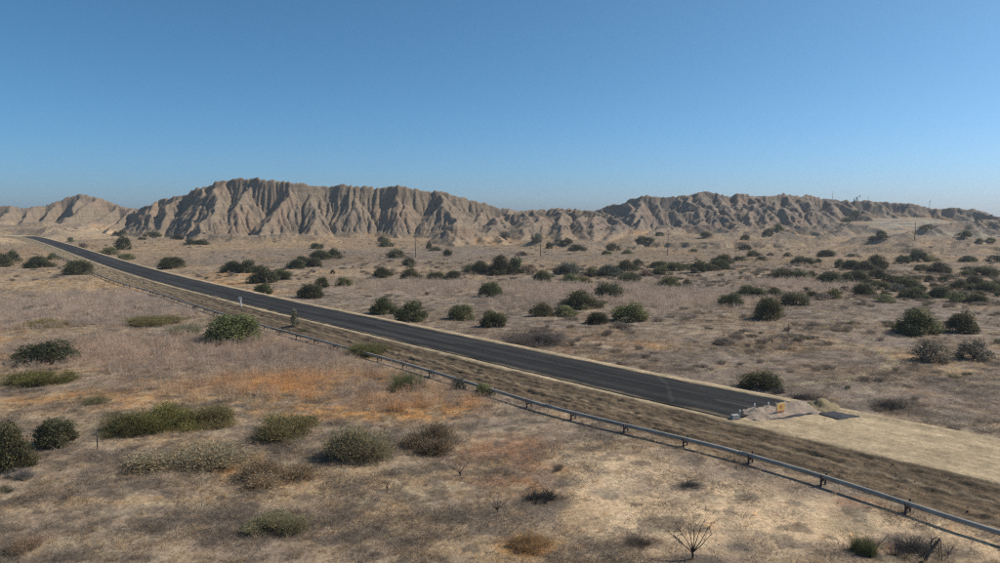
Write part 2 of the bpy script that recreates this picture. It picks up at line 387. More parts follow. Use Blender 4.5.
def range_(crest_px, base_px, spacing, slope=.95, ribs=True, floor=0.0, backs=1.35, topdrop=.05, curve=1.12, jag=.5, lean=0.0, cap=0.0, seed=1, riblen=1.0, ribfall=(.6, .85), bigp=.55, wobble=.9):
    """a badland face: crest (px,py,Y) and foot (px,Y); spurs run from crest to foot and throw off ribs"""
    rg = np.random.default_rng(seed)
    cw = [atY(*c) for c in crest_px]
    cr = interp_pts(cw, 2.0)
    cr[:, 2] += np.convolve(rg.normal(0, jag, len(cr)), np.ones(3) / 3, 'same')
    for a, b in zip(cr[:-1], cr[1:]): tent(a, b, backs, cap)
    bx = np.array([b[0] for b in base_px], float); bY = np.array([b[1] for b in base_px], float)
    s = 0.0; arc = np.r_[0, np.cumsum(np.linalg.norm(np.diff(cr[:, :2], axis=0), axis=1))]
    while s < arc[-1]:
        i = int(np.searchsorted(arc, s)); i = min(i, len(cr) - 1); c = cr[i]
        px = 500 + F * c[0] / c[1]
        Yb = np.interp(px, bx, bY) + rg.normal(0, 6); zb = floor - 1.0
        big = rg.random() < bigp
        if not big: Yb = c[1] + (Yb - c[1]) * rg.uniform(.6, .95)
        dx = lean * (c[1] - Yb) + rg.normal(0, 7.5)
        n = 7; pts = []
        z0 = c[2] * (1 - topdrop * rg.random()) - (0 if big else rg.uniform(.5, 3.0))
        wob = np.cumsum(rg.normal(0, wobble, n + 1))
        for k in range(n + 1):
            t = k / n; e = curve * (1 if big else 1.25)
            pts.append(np.array([c[0] * (1 - t) + (c[0] * (Yb / c[1]) * .35 + c[0] * .65) * t + dx * t + wob[k] * (t > 0),
                                 c[1] + (Yb - c[1]) * t, zb + (z0 - zb) * (1 - t) ** e + (rg.normal(0, .35) if 0 < k < n else 0)]))
        sl = slope * rg.uniform(.85, 1.15)
        for a, b in zip(pts[:-1], pts[1:]): tent(a, b, sl)
        if ribs:
            for a, b in zip(pts[:-1], pts[1:]):
                L = np.linalg.norm((b - a)[:2]); m = max(1, int(L / 2.3)); dr = (b - a)[:2] / max(L, .1); pr = np.array([-dr[1], dr[0]])
                for q in range(m):
                    p = a + (b - a) * ((q + rg.random()) / m)
                    for sgn in (-1, 1):
                        if rg.random() < .3: continue
                        h0 = p[2] - .1; ln = rg.uniform(3, 8) * riblen
                        ang = rg.uniform(.35, .95); v = pr * sgn * math.sin(ang) * 1.0 + dr * math.cos(ang)
                        e = np.array([p[0] + v[0] * ln, p[1] + v[1] * ln, h0 - ln * rg.uniform(*ribfall) * slope])
                        tent(p, e, sl * 1.25)
        s += spacing * rg.uniform(.55, 1.5)

# far left hill
range_([(-90, 196, 400), (-40, 200, 405), (0, 203, 410), (20, 206, 415), (45, 203, 428), (60, 196, 432), (80, 192.5, 435), (100, 196, 435), (120, 205, 432), (140, 207, 432), (165, 209, 430)],
       [(-90, 350), (0, 362), (60, 380), (100, 375), (170, 360)], 10, floor=3, seed=3, slope=1.0, ribfall=(.8, 1.0))
# main hill
range_([(128, 213, 372), (150, 206, 366), (165, 200, 360), (180, 195, 355), (190, 189, 352), (197, 186, 350), (205, 184, 350), (225, 179, 348), (240, 177, 346), (265, 178.5, 345), (290, 180, 345), (320, 185.5, 348), (350, 184.5, 350),
        (372, 187, 352), (400, 184.5, 350), (420, 188, 352), (450, 193, 356), (475, 201, 360), (490, 206, 364), (520, 209, 370), (545, 209, 376)],
       [(120, 330), (170, 322), (215, 300), (260, 282), (300, 296), (330, 308), (400, 305), (450, 305), (500, 318), (550, 330)], 13.5, seed=17, backs=1.8, slope=.95, topdrop=.03, curve=.95, jag=.5, riblen=1.15, ribfall=(.78, 1.0), bigp=.62, wobble=1.9)
# low centre hills
range_([(500, 214, 352), (530, 211, 350), (556, 208.5, 350), (575, 209, 350), (592, 210, 350), (607, 216, 345), (622, 225, 335), (634, 235, 325)],
       [(490, 300), (540, 288), (600, 296), (640, 306)], 9, seed=21, slope=.75, curve=.95, jag=.25)
range_([(535, 209, 420), (560, 206, 420), (585, 209, 420)], [(530, 380), (590, 380)], 8, seed=23, floor=3)
# rocky spur standing out in front of the main hill
range_([(434, 236, 262), (445, 227, 262), (453, 222.5, 262), (465, 225, 264), (480, 231, 268), (497, 234, 274), (512, 240, 278)],
       [(425, 246), (455, 242), (500, 252), (515, 262)], 5, seed=31, slope=.8, curve=.9, jag=.35)
# right hills, broken ground
range_([(590, 211, 398), (605, 206, 394), (620, 201, 390), (635, 198, 386), (650, 195, 384), (660, 197, 384), (672, 197.5, 384), (690, 194, 382), (705, 190, 380), (716, 193, 380), (730, 194.5, 380), (742, 193.5, 380), (756, 195.5, 382), (770, 194, 384), (783, 193, 386), (800, 195.5, 390), (806, 194.5, 392), (820, 197.5, 394), (840, 199.5, 396)],
       [(590, 330), (640, 318), (700, 312), (760, 312), (800, 318), (850, 345)], 7.5, seed=41, slope=.9, curve=1.0, jag=.5)
range_([(640, 215, 345), (670, 212, 350), (700, 208, 350), (730, 213, 345), (760, 206, 352), (790, 209, 350), (815, 212, 352), (835, 216, 350)],
       [(630, 315), (700, 308), (760, 308), (830, 322)], 6, seed=43, slope=.9, jag=1.2, curve=.95)
range_([(655, 226, 325), (690, 225, 328), (720, 222, 325), (750, 226, 325), (775, 222, 328), (800, 226, 326)],
       [(640, 300), (700, 296), (800, 300)], 5, seed=44, slope=.85, jag=1.0, curve=.9)
# plateau scarp at the right
range_([(825, 198, 398), (850, 199.5, 398), (870, 200.3, 398), (900, 202, 396), (915, 203.5, 394), (930, 206, 392), (945, 208, 388), (955, 206, 384), (968, 209, 380), (982, 208.5, 376), (992, 212, 372), (1005, 218, 370), (1040, 222, 370), (1100, 224, 370)],
       [(820, 362), (880, 364), (920, 356), (950, 340), (1000, 325), (1100, 320)], 7, seed=51, floor=6, slope=1.0, curve=.95, jag=.15, cap=0.0, lean=.25)
# gullied foothills under the plateau and along the right edge
range_([(800, 227, 318), (835, 222, 322), (860, 225, 316), (880, 229, 308)], [(790, 296), (890, 292)], 7, seed=61, slope=.6, backs=.8, curve=.9, jag=.5)
range_([(905, 232, 300), (930, 226, 302), (955, 222, 308), (985, 220, 314), (1020, 220, 318), (1080, 220, 318)], [(900, 280), (960, 276), (1080, 280)], 7, seed=63, slope=.65, backs=.85, curve=.9, jag=.5)
range_([(930, 243, 246), (955, 239, 246), (985, 240, 246), (1030, 240, 246)], [(920, 232), (1040, 230)], 6, seed=65, slope=.6, backs=.8, curve=.9, jag=.4)
range_([(660, 240, 262), (690, 237.5, 262), (720, 238, 262), (745, 240, 262)], [(650, 250), (750, 248)], 5, seed=67, slope=.7, backs=.7, curve=.9, jag=.3)
# small mounds on the plain
for px, py, Y, hh, sl in [(735, 240, 262, 3.5, .5), (770, 238, 268, 4.5, .5), (795, 244, 244, 2.6, .5), (908, 246, 232, 3.6, .55), (925, 250, 215, 2.5, .5), (962, 246, 222, 3.0, .45), (985, 249, 215, 2.6, .4), (286, 240, 276, 3.2, .45),
                          (215, 240, 292, 2.6, .6), (228, 241, 290, 2.2, .7), (246, 242, 286, 2.0, .7), (560, 246, 240, 2.0, .4), (600, 247, 236, 1.6, .4), (850, 236, 285, 3.0, .4), (880, 243, 250, 2.8, .45), (60, 236, 352, 4, .5), (40, 226, 378, 6, .5), (75, 232, 366, 5, .5)]:
    p = atY(px, py, Y); k = R.normal(0, 4)
    tent(np.array([p[0] - 7, Y, hh * 1.1]), np.array([p[0] + 1, Y + 3, hh * 1.3]), sl * 1.05, 1.2); tent(np.array([p[0] + 1, Y + 3, hh * 1.3]), np.array([p[0] + 9 + k, Y + 1, hh * .7]), sl * 1.05, 1.2)
# finer rills that follow the slopes
rill = (1 - np.abs(2 * fbm(XW / 2.9, YW / 10.0, 111, 3) - 1)); rill2 = fbm(XW / 1.6, YW / 1.6, 113, 3)
steep = sst(0.5, 5, H - base_plain)
Hd = H + steep * ((rill - .75) * 2.1 + (rill2 - .5) * .5)
kk = np.clip(.5 + .5 * (Hd - Zh) / 1.0, 0, 1); Zh2 = Zh * (1 - kk) + Hd * kk + kk * (1 - kk) * .5
def carve(Z, r0, r1, c0, c1, iters, K, m=.5):
    """rain-cut gullies: steepest-descent drainage and implicit stream-power incision"""
    z = Z[r0:r1, c0:c1].copy(); nr, nc = z.shape; start = z.copy(); rgn = np.random.default_rng(5)
    dy = np.gradient(rows_h[r0:r1])[:, None] * np.ones((1, nc)); dxx = (ucol[1 + c0] - ucol[c0]) * rows_h[r0:r1][:, None] * np.ones((1, nc))
    idx = np.arange(nr * nc).reshape(nr, nc); area = (dxx * dy).ravel()
    for it in range(iters):
        zz = z + rgn.normal(0, .06, z.shape); best = np.zeros(z.shape); rec = idx.copy(); rdist = np.ones(z.shape)
        for a in (-1, 0, 1):
            for b in (-1, 0, 1):
                if a == 0 and b == 0: continue
                nb = np.full(z.shape, 1e9); ni = idx.copy()
                ys = slice(max(a, 0), nr + min(a, 0)); yd = slice(max(-a, 0), nr + min(-a, 0)); xs = slice(max(b, 0), nc + min(b, 0)); xd = slice(max(-b, 0), nc + min(-b, 0))
                nb[yd, xd] = zz[ys, xs]; ni[yd, xd] = idx[ys, xs]; dist = np.hypot(a * dy, b * dxx)
                sl = (zz - nb) / dist; k = sl > best; best = np.where(k, sl, best); rec = np.where(k, ni, rec); rdist = np.where(k, dist, rdist)
        order = np.argsort(-zz.ravel()).tolist(); rl = rec.ravel().tolist(); acc = area.tolist()
        for i in order:
            j = rl[i]
            if j != i: acc[j] += acc[i]
        f = (K * np.minimum(np.array(acc), 2500.) ** m / rdist.ravel()).tolist(); zl = z.ravel().tolist()
        for i in reversed(order):
            j = rl[i]
            if j != i and zl[j] < zl[i]: zl[i] = (zl[i] + f[i] * zl[j]) / (1 + f[i])
        z = np.array(zl).reshape(nr, nc)
        for _ in range(1):   # loose walls slump a little
            q = z.copy(); q[1:-1, 1:-1] = (z[1:-1, 1:-1] * 28 + z[:-2, 1:-1] + z[2:, 1:-1] + z[1:-1, :-2] + z[1:-1, 2:]) / 32; z = q
    w = sst(.8, 4.0, start - base_plain[r0:r1, c0:c1])
    Z[r0:r1, c0:c1] = start * (1 - w) + np.maximum(z, base_plain[r0:r1, c0:c1] - .3) * w
_r0, _r1 = np.searchsorted(rows_h, [236, 450]); carve(Zh2, _r0, _r1, len(uext), len(uext) + NC, 4, .10)
Zh2 += sst(.5, 4, Zh2 - base_plain) * ((fbm(Xh / 1.7, Yh / 1.7, 115, 3) - .5) * (.9 + .5 * sst(.12, .2, Xh / Yh)) * (1 - .65 * sst(.44, .5, Xh / Yh)) + (fbm(Xh / 6, Yh / 6, 116, 2) - .5) * 1.2 * (1 - .7 * sst(.44, .5, Xh / Yh)))
_zz = Zh2 + (fbm(Xh / 20, Yh / 20, 117, 3) - .5) * 5   # harder beds stand out as faint ledges
Zh2 += sst(3, 8, Zh2 - base_plain) * (.10 * np.sin(_zz * 2 * math.pi / 2.7) + .05 * np.sin(_zz * 2 * math.pi / 1.1))
keep = 1 - (1 - sst(6, 14, rdh)) ; Zh = np.where(rdh < 16, Zh * (1 - keep) + np.minimum(Zh2, Zh + .25 * np.maximum(rdh - 6, 0)) * keep, Zh2)
Zh[0] = Zg[-1]; Zh[-4:] = np.minimum(Zh[-4:], 2.0)

def faces_grid(nr, nc):
    i = np.arange(nr - 1)[:, None] * nc + np.arange(nc - 1)[None]; i = i.ravel()
    return np.c_[i, i + 1, i + 1 + nc, i + nc]

def height(X, Y):
    X = np.asarray(X, float); Y = np.asarray(Y, float); out = np.zeros(X.shape)
    for rows, Z, m in ((rows_g, Zg, Y < YB), (rows_h, Zh, Y >= YB)):
        if not np.any(m): continue
        x, y = X[m], Y[m]; r = np.clip(np.interp(y, rows, np.arange(len(rows))), 0, len(rows) - 1.001)
        c = np.clip(np.interp(x / np.maximum(y, .1), ucol, np.arange(len(ucol))), 0, len(ucol) - 1.001)
        i = r.astype(int); j = c.astype(int); a = r - i; b = c - j
        out[m] = (Z[i, j] * (1 - a) + Z[i + 1, j] * a) * (1 - b) + (Z[i, j + 1] * (1 - a) + Z[i + 1, j + 1] * a) * b
    return out
def hz(x, y): return float(height(np.array([x]), np.array([y]))[0])

def hit(px, py, far=520):
    """where the line of sight through a photo pixel meets the terrain"""
    d = ray(px, py); ks = np.r_[np.linspace(15, 200, 1500), np.linspace(200, far, 2500)] / d[1]
    z = CH + d[2] * ks; g = height(d[0] * ks, d[1] * ks); i = np.argmax(z < g)
    if z[i] >= g[i]: i = len(ks) - 1
    return np.array([d[0] * ks[i], d[1] * ks[i], g[i]])

colg = ground_colour(Xg, Yg)
link('ground', mesh_np('ground', np.c_[Xg.ravel(), Yg.ravel(), Zg.ravel()], faces_grid(*Xg.shape), M_ground, colg, True), kind='structure')
colh = ground_colour(Xh, Yh)
uh = (Xh / Yh).ravel(); up = sst(.6, 3.0, (Zh - base_plain).ravel())[:, None]
tone = sst(.10, .2, uh + (fbm(Xh / 25, Yh / 25, 121, 3).ravel() - .5) * .12)[:, None]
clay = np.array([.235, .180, .126]) * (1 - tone) + np.array([.235, .184, .138]) * tone
mot = fbm(Xh / 7, Yh / 7, 131, 4).ravel()[:, None]
clay = clay * (1 - sst(.5, .66, mot) * (.25 + .35 * tone)) + np.array([.13, .11, .10]) * sst(.5, .66, mot) * (.25 + .35 * tone)
red = sst(.55, .68, fbm(Xh / 12, Yh / 12, 141, 3).ravel())[:, None] * .3; clay = clay * (1 - red) + np.array([.30, .19, .125]) * red
palem = (sst(.5, .58, uh) * sst(255, 300, Yh.ravel()) * (1 - sst(365, 380, Yh.ravel())))[:, None] * sst(.35, .5, mot)
colh = colh * (1 - palem * .8) + np.array([.31, .275, .205]) * palem * .8
dk = palem * sst(.5, .62, fbm(Xh / 9, Yh / 5, 151, 4).ravel())[:, None] * .75; colh = colh * (1 - dk) + np.array([.115, .10, .095]) * dk
colh = colh * (1 - up) + clay * up
link('hills', mesh_np('hills', np.c_[Xh.ravel(), Yh.ravel(), Zh.ravel()], faces_grid(*Xh.shape), M_hill, colh, True), kind='structure')

# ------------------------------------------------------------------ embankment and road
S_END = road_s(766, 409)                         # where the asphalt stops
ss = np.r_[np.arange(0, 90, .22), np.arange(90, 180, .5), np.arange(180, RS[-1] - 1, 1.2)]
off = np.r_[np.linspace(-6.4, -3.6, 14), np.linspace(-3.5, 3.2, 30), np.linspace(3.25, 8.2, 68)]
OO, SS = np.meshgrid(off, ss); EX, EY = road_at(SS.ravel(), OO.ravel()); o_ = OO.ravel(); s_ = SS.ravel()
nz = fbm(s_ / 1.2, o_ / .35, 201, 4) - .5; nb = fbm(s_ / 6, o_ / 3, 203, 3) - .5; clod = fbm(s_ / .3, o_ / .2, 205, 3) - .5
g_ = -.06 + 0 * s_
prof = np.interp(o_, [-6.4, -4.6, -3.9, -3.6, -3.15, -2.9, 2.9, 3.05, 3.3, 3.5, 4.45, 4.75, 6.15, 6.6, 8.2],
                 [-.35, -.02, .42, .72, .76, .69, .69, .73, .70, .62, .36, .33, .06, .02, -.35])
groove = fbm(s_ / 3.5, o_ / .22, 206, 3) - .5
onslope = sst(3.25, 3.65, o_) * (1 - sst(6.4, 7.2, o_))
prof = prof + onslope * (nz * .08 + clod * .24 + groove * .14) + nb * .12 * sst(3.8, 4.6, o_)
prof = prof + (nz * .10) * sst(-3.4, -3.9, o_)
rough_top = (s_ < S_END) * (np.abs(o_) < 3.6); prof = prof + rough_top * ((fbm(s_ / 9, o_ / .5, 207, 3) - .5) * .07)
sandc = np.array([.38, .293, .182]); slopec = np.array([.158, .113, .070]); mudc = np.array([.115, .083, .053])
lay = fbm(s_ / 4, o_ / .3, 209, 4)
ecol = np.ones((len(o_), 3)) * sandc * (.68 + .6 * fbm(s_ / 12, o_ / .35, 211, 4))[:, None]
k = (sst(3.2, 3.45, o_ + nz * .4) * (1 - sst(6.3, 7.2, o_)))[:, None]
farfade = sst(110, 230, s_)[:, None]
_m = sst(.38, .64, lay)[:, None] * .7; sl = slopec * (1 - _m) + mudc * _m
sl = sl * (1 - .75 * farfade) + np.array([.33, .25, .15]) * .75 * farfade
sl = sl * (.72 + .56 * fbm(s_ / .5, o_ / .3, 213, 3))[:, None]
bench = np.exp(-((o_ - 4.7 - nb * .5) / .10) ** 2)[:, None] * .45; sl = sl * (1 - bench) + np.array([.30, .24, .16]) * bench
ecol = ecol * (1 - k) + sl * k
gc = ground_colour(EX, EY); k = (sst(6.1, 7.2, o_ + nz) + sst(-3.7, -4.4, o_))[:, None].clip(0, 1); ecol = ecol * (1 - k) + gc * k
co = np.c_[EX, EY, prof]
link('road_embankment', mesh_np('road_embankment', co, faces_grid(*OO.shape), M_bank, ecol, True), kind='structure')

def asphalt():
    m, t, b = mat_new('fresh_asphalt')
    at = N(t, 'ShaderNodeAttribute', attribute_name='Col'); tc = N(t, 'ShaderNodeTexCoord')
    f1, n1 = noise_fac(t, tc.outputs['Object'], 6, 7, .7, .75, 1.3)
    f2, n2 = noise_fac(t, tc.outputs['Object'], .35, 4, .6, .85, 1.2)
    t.links.new(mul(t, mul(t, at.outputs['Color'], f1), f2), b.inputs['Base Color'])
    b.inputs['Roughness'].default_value = .95; b.inputs['Specular IOR Level'].default_value = .08
    bp = N(t, 'ShaderNodeBump'); bp.inputs['Strength'].default_value = .3; bp.inputs['Distance'].default_value = .02
    t.links.new(n1, bp.inputs['Height']); t.links.new(bp.outputs[0], b.inputs['Normal'])
    return m
M_asph = asphalt()
so = np.r_[-2.9, np.linspace(-2.85, 2.85, 45), 2.9]
sr = np.r_[np.arange(S_END - .5, S_END + 16, .12), np.arange(S_END + 16, 140, .4), np.arange(140, road_s(27, 236.5), 1.5)]
OO, SS = np.meshgrid(so, sr); o_ = OO.ravel(); s_ = SS.ravel() + OO.ravel() * .27 * (1 - sst(0, 9, SS.ravel() - S_END))
AX, AY = road_at(s_, o_ + (fbm(s_ / 1.2, o_ * 0, 221, 4) - .5) * .3 * (np.abs(o_) > 2.75))
az_ = np.where(np.abs(o_) > 2.87, .66, .752 + .03 * (1 - (o_ / 2.9) ** 2))
az_ = az_ + (fbm(s_ / 5, o_ / 2, 223, 2) - .5) * .015
w = fbm(s_ / 25, o_ / .5, 225, 4); cA = np.ones((len(o_), 3)) * np.array([.021, .0205, .0205])
k = sst(.5, .68, w)[:, None] * .55; cA = cA * (1 - k) + np.array([.05, .048, .046]) * k
k = (np.exp(-((o_ - .1 - (fbm(s_ / 20, o_ * 0, 227, 2) - .5) * .3) / .12) ** 2) * (vn(s_ / 6, o_ * 0, 229) > .35))[:, None] * .35; cA = cA * (1 - k) + np.array([.12, .112, .10]) * k
k = sst(2.45, 2.9, np.abs(o_) + (fbm(s_ / 1.5, o_, 231, 4) - .5) * .7)[:, None] * .6; cA = cA * (1 - k) + np.array([.2, .16, .11]) * k
tr = np.exp(-((np.abs(o_) - 1.45) / .75) ** 2 * 3)[:, None] * (.18 + .3 * sst(.4, .7, fbm(s_ / 40, o_ / 1.2, 233, 3)))[:, None]; cA = cA * (1 - tr) + np.array([.062, .059, .055]) * tr
# curved pale tyre mark that crosses the lane
p0, p1 = np.array(onplane(652, 372, .75)), np.array(onplane(672, 402, .75)); pm = np.array(onplane(667, 384, .75))
dd = np.minimum(seg_dist(AX, AY, p0, pm), seg_dist(AX, AY, pm, p1)); k = (1 - sst(.04, .15, dd + (vn(AX * 2, AY * 2, 5) - .5) * .12))[:, None] * .14; cA = cA * (1 - k) + np.array([.16, .15, .13]) * k
link('road', mesh_np('road', np.c_[AX, AY, az_], faces_grid(*OO.shape), M_asph, cA, True), kind='structure')

# square of dark base-course gravel laid beyond the berm
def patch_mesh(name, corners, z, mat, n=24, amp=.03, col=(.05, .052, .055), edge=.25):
    A, B, Cc, D = [np.array(c) for c in corners]; a, b = np.meshgrid(np.linspace(0, 1, n), np.linspace(0, 1, n))
    P = (A * (1 - a[..., None]) + B * a[..., None]) * (1 - b[..., None]) + (D * (1 - a[..., None]) + Cc * a[..., None]) * b[..., None]
    X = P[..., 0].ravel(); Y = P[..., 1].ravel()
    e = np.minimum(np.minimum(a, 1 - a), np.minimum(b, 1 - b)).ravel()
    X = X + (fbm(X * 1.3, Y * 1.3, 241, 3) - .5) * edge; Y = Y + (fbm(X * 1.3, Y * 1.3, 243, 3) - .5) * edge
    Z = z + (fbm(X * 2, Y * 2, 245, 3) - .5) * amp - .10 * (e <= 0)
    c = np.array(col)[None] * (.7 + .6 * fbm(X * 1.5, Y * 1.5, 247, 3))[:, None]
    return link(name, mesh_np(name, np.c_[X, Y, Z], faces_grid(n, n), mat, c, True), kind='structure')
patch_mesh('gravel_patch', [onplane(812, 412, .74), onplane(838, 419.5, .74), onplane(860, 416.2, .74), onplane(831, 411, .74)], .745, M_asph)
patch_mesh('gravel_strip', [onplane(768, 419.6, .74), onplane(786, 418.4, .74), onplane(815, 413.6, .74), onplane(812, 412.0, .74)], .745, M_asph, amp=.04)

# ------------------------------------------------------------------ mounds of gravel at the end of the asphalt
def mound(name, px, py, w, d, h, mat, label, seed, rz=0.0, z=.72):
    p = onplane(px, py, z); n = 30; a, b = np.meshgrid(np.linspace(-1.1, 1.1, n), np.linspace(-1.1, 1.1, n)); r = np.hypot(a, b)
    rr = r + (fbm(a * 2 + seed, b * 2, 251 + seed, 3) - .5) * .6
    zz = h * 1.25 * np.clip(1 - rr, 0, 1) ** 1.35 + (fbm(a * 6 + seed, b * 6, 253, 3) - .5) * .10 * (rr < 1) - .06 * sst(.8, 1.05, rr) - .6 * sst(1.0, 1.1, r)
    cs, sn = math.cos(rz), math.sin(rz); X = a * w / 2; Y = b * d / 2
    me = mesh_np(name, np.c_[(X * cs - Y * sn).ravel(), (X * sn + Y * cs).ravel(), zz.ravel()], faces_grid(n, n), mat, None, True)
    o = link(name, me); o.location = (p[0], p[1], z); o['label'] = label; o['category'] = 'mound'; return o
RZ = math.atan2(RN[int(S_END / .5)][1], RN[int(S_END / .5)][0])
mound('gravel_mound', 758, 413.5, 2.8, 2.6, .24, M_gravel_pink, 'pinkish gravel heap closing the road, nearest the pipeline', 1, RZ)
mound('gravel_mound', 772, 412.5, 3.2, 2.6, .22, M_gravel_pink, 'low pinkish gravel heap right behind the amber sign', 2, RZ)
mound('gravel_mound', 797, 408, 3.8, 2.8, .30, M_gravel_pink, 'largest pinkish gravel heap, right of the amber sign', 3, RZ)
mound('earth_mound', 820, 406.8, 3.0, 2.0, .38, M_gravel_must, 'mustard brown earth heap behind the dark gravel patch', 4, RZ)

# ------------------------------------------------------------------ pipeline
pw_ = [onplane(x, y, 0.05) for x, y in [(1010, 548), (932, 521), (858, 496), (788, 472), (660, 439), (562, 417), (492, 395), (432, 376), (338, 349.5), (270, 331), (192, 307), (156, 295), (120, 285), (96, 276), (70, 262), (51, 254)]]
# keep one gentle curve parallel to the road: mean offset from the centreline, smoothed
offs = []; svals = []
for p in pw_:
    i = np.argmin(np.hypot(RC[:, 0] - p[0], RC[:, 1] - p[1])); offs.append(float(np.dot(p - RC[i], RN[i]))); svals.append(RS[i])
order = np.argsort(svals); svals = np.array(svals)[order]; offs = np.array(offs)[order]
def pipe_xy(s):
    o = np.interp(s, svals, offs); return road_at(s, o)
S0, S1 = max(svals[0] - 25, 2.0), svals[-1]
PIPE_Z, PIPE_R = .38, .105
root = empty('pipeline', (*[float(v) for v in pipe_xy(60)], 0.0), 'long grey steel pipeline on low posts running along the foot of the road embankment', 'pipeline')
RL = Vector(root.location)
qs = np.arange(S0, S1, 1.0); sec = 0; k0 = 0
px_, py_ = pipe_xy(qs)
ker = np.ones(9) / 9
px_ = np.r_[px_[:4], np.convolve(px_, ker, 'valid'), px_[-4:]]; py_ = np.r_[py_[:4], np.convolve(py_, ker, 'valid'), py_[-4:]]
pgz = np.where(np.arange(len(qs)) >= 0, height(px_, py_), 0); pgz = np.convolve(np.pad(pgz, 6, 'edge'), np.ones(13) / 13, 'valid')
pgz = pgz * .6 + .02
while k0 < len(qs) - 1:
    k1 = min(k0 + 12, len(qs) - 1); mb = MB()
    mb.tube([(px_[k], py_[k], PIPE_Z + pgz[k]) for k in range(k0, k1 + 1)], PIPE_R, 14)
    a = Vector((px_[k0], py_[k0], PIPE_Z + pgz[k0])); b = Vector((px_[k0 + 1], py_[k0 + 1], PIPE_Z + pgz[k0 + 1])); dv = (b - a).normalized()
    mb.tube([a - dv * .05, a + dv * .05], PIPE_R + .018, 14)     # weld collar
    o = link('pipe_section', mb.mesh('pipe_section', M_pipe, True), root); o.location = -RL
    k0 = k1
spost = MB(); spost.box((0, 0, .0), (.065, .065, 1.24)); me_post = spost.mesh('post', M_steel)
spost = MB(); spost.box((0, 0, .0), (.08, .08, 1.24)); me_post2 = spost.mesh('post', M_pale)
sbar = MB(); sbar.box((0, 0, 0), (.07, .5, .06)); me_bar = sbar.mesh('crossbar', M_steel)
s = S0 + 1.0; sups = []
while s < S1 - 1:
    i = min(int((s - S0)), len(qs) - 2); dv = Vector((px_[i + 1] - px_[i], py_[i + 1] - py_[i], 0)).normalized(); f = s - S0 - i
    x, y, z = px_[i] + (px_[i + 1] - px_[i]) * f, py_[i] + (py_[i + 1] - py_[i]) * f, pgz[i]
    e = bpy.data.objects.new('support', None); C.objects.link(e); e.parent = root; e.location = Vector((x, y, z)) - RL
    e.rotation_euler[2] = math.atan2(dv.y, dv.x); e.empty_display_size = .1
    bo = bpy.data.objects.new('crossbar', me_bar); C.objects.link(bo); bo.parent = e; bo.location = (0, 0, PIPE_Z - PIPE_R - .036)
    for sy in (-.20, .20):
        po = bpy.data.objects.new('post', me_post2 if (sy > 0 and s < 22) else me_post); C.objects.link(po); po.parent = e
        po.location = (0, sy, -.12 + random.uniform(-.04, .04) - (0.0 if sy > 0 else -.04)); po.rotation_euler = (random.uniform(-.05, .05), random.uniform(-.05, .05), 0)
    s += 3.45

# ------------------------------------------------------------------ templates of dry plants for the scattered ground cover
def blades(n, rad, hmin, hmax, lean, wid, seed, kind='blade', flat=0.0):
    rg = np.random.default_rng(seed); v = []; f = []; c = []
    for i in range(n):
        a = rg.uniform(0, 2 * math.pi); r = rad * math.sqrt(rg.random()); x, y = r * math.cos(a), r * math.sin(a)
        h = rg.uniform(hmin, hmax); la = a + rg.normal(0, .9); l = abs(rg.normal(0, lean)) * h + flat * h * rg.uniform(.5, 1.5)
        hh = h * (1 - .9 * min(flat, 1)) + (.02 if flat else 0); wa = rg.uniform(0, math.pi); wx, wy = math.cos(wa) * wid, math.sin(wa) * wid
        b = len(v); col = rg.uniform(.65, 1.3)
        mx, my, mz = x + math.cos(la) * l * .4, y + math.sin(la) * l * .4, hh * .6
        ex, ey, ez = x + math.cos(la) * l, y + math.sin(la) * l, hh
        v += [(x - wx, y - wy, -.03), (x + wx, y + wy, -.03), (mx + wx * .7, my + wy * .7, mz), (mx - wx * .7, my - wy * .7, mz), (ex + wx * .3, ey + wy * .3, ez), (ex - wx * .3, ey - wy * .3, ez)]
        f += [(b, b + 1, b + 2, b + 3), (b + 3, b + 2, b + 4, b + 5)]; c += [col] * 6
        if kind == 'weed':
            for q in range(4):
                t = rg.uniform(.35, 1); sx, sy, sz = x + (ex - x) * t, y + (ey - y) * t, hh * t; aa = rg.uniform(0, 6.3); L = rg.uniform(.06, .2)
                b = len(v); v += [(sx, sy, sz - .006), (sx + math.cos(aa) * L, sy + math.sin(aa) * L, sz + L * .7 - .006), (sx + math.cos(aa) * L, sy + math.sin(aa) * L, sz + L * .7 + .008), (sx, sy, sz + .008)]
                f += [(b, b + 1, b + 2, b + 3)]; c += [col] * 4
    return mesh_np('dry_plant', np.array(v), np.array(f), M_inst, np.repeat(np.array(c)[:, None], 3, 1))

def stones(seed):
    rg = np.random.default_rng(seed); mb = MB(); v = []
    for i in range(3):
        for k in range(6): 
            a = k / 6 * 6.283 + rg.normal(0, .15); r = (.42, .5, .3)[i] * rg.uniform(.75, 1.2); v.append((r * math.cos(a), r * math.sin(a), (-.15, .15, .38)[i] + rg.normal(0, .05)))
    f = [(i * 6 + k, i * 6 + (k + 1) % 6, i * 6 + 6 + (k + 1) % 6, i * 6 + 6 + k) for i in range(2) for k in range(6)]
    v.append((0, 0, .42)); f4 = [(12 + k, 12 + (k + 1) % 6, 18, 18) for k in range(6)]
    me = bpy.data.meshes.new('stone'); me.from_pydata(v, [], f + [q[:3] for q in f4]); me.materials.append(M_rock)
    ca = me.color_attributes.new('Col', 'FLOAT_COLOR', 'POINT'); ca.data.foreach_set('color', np.ones(len(v) * 4, np.float32)); return me

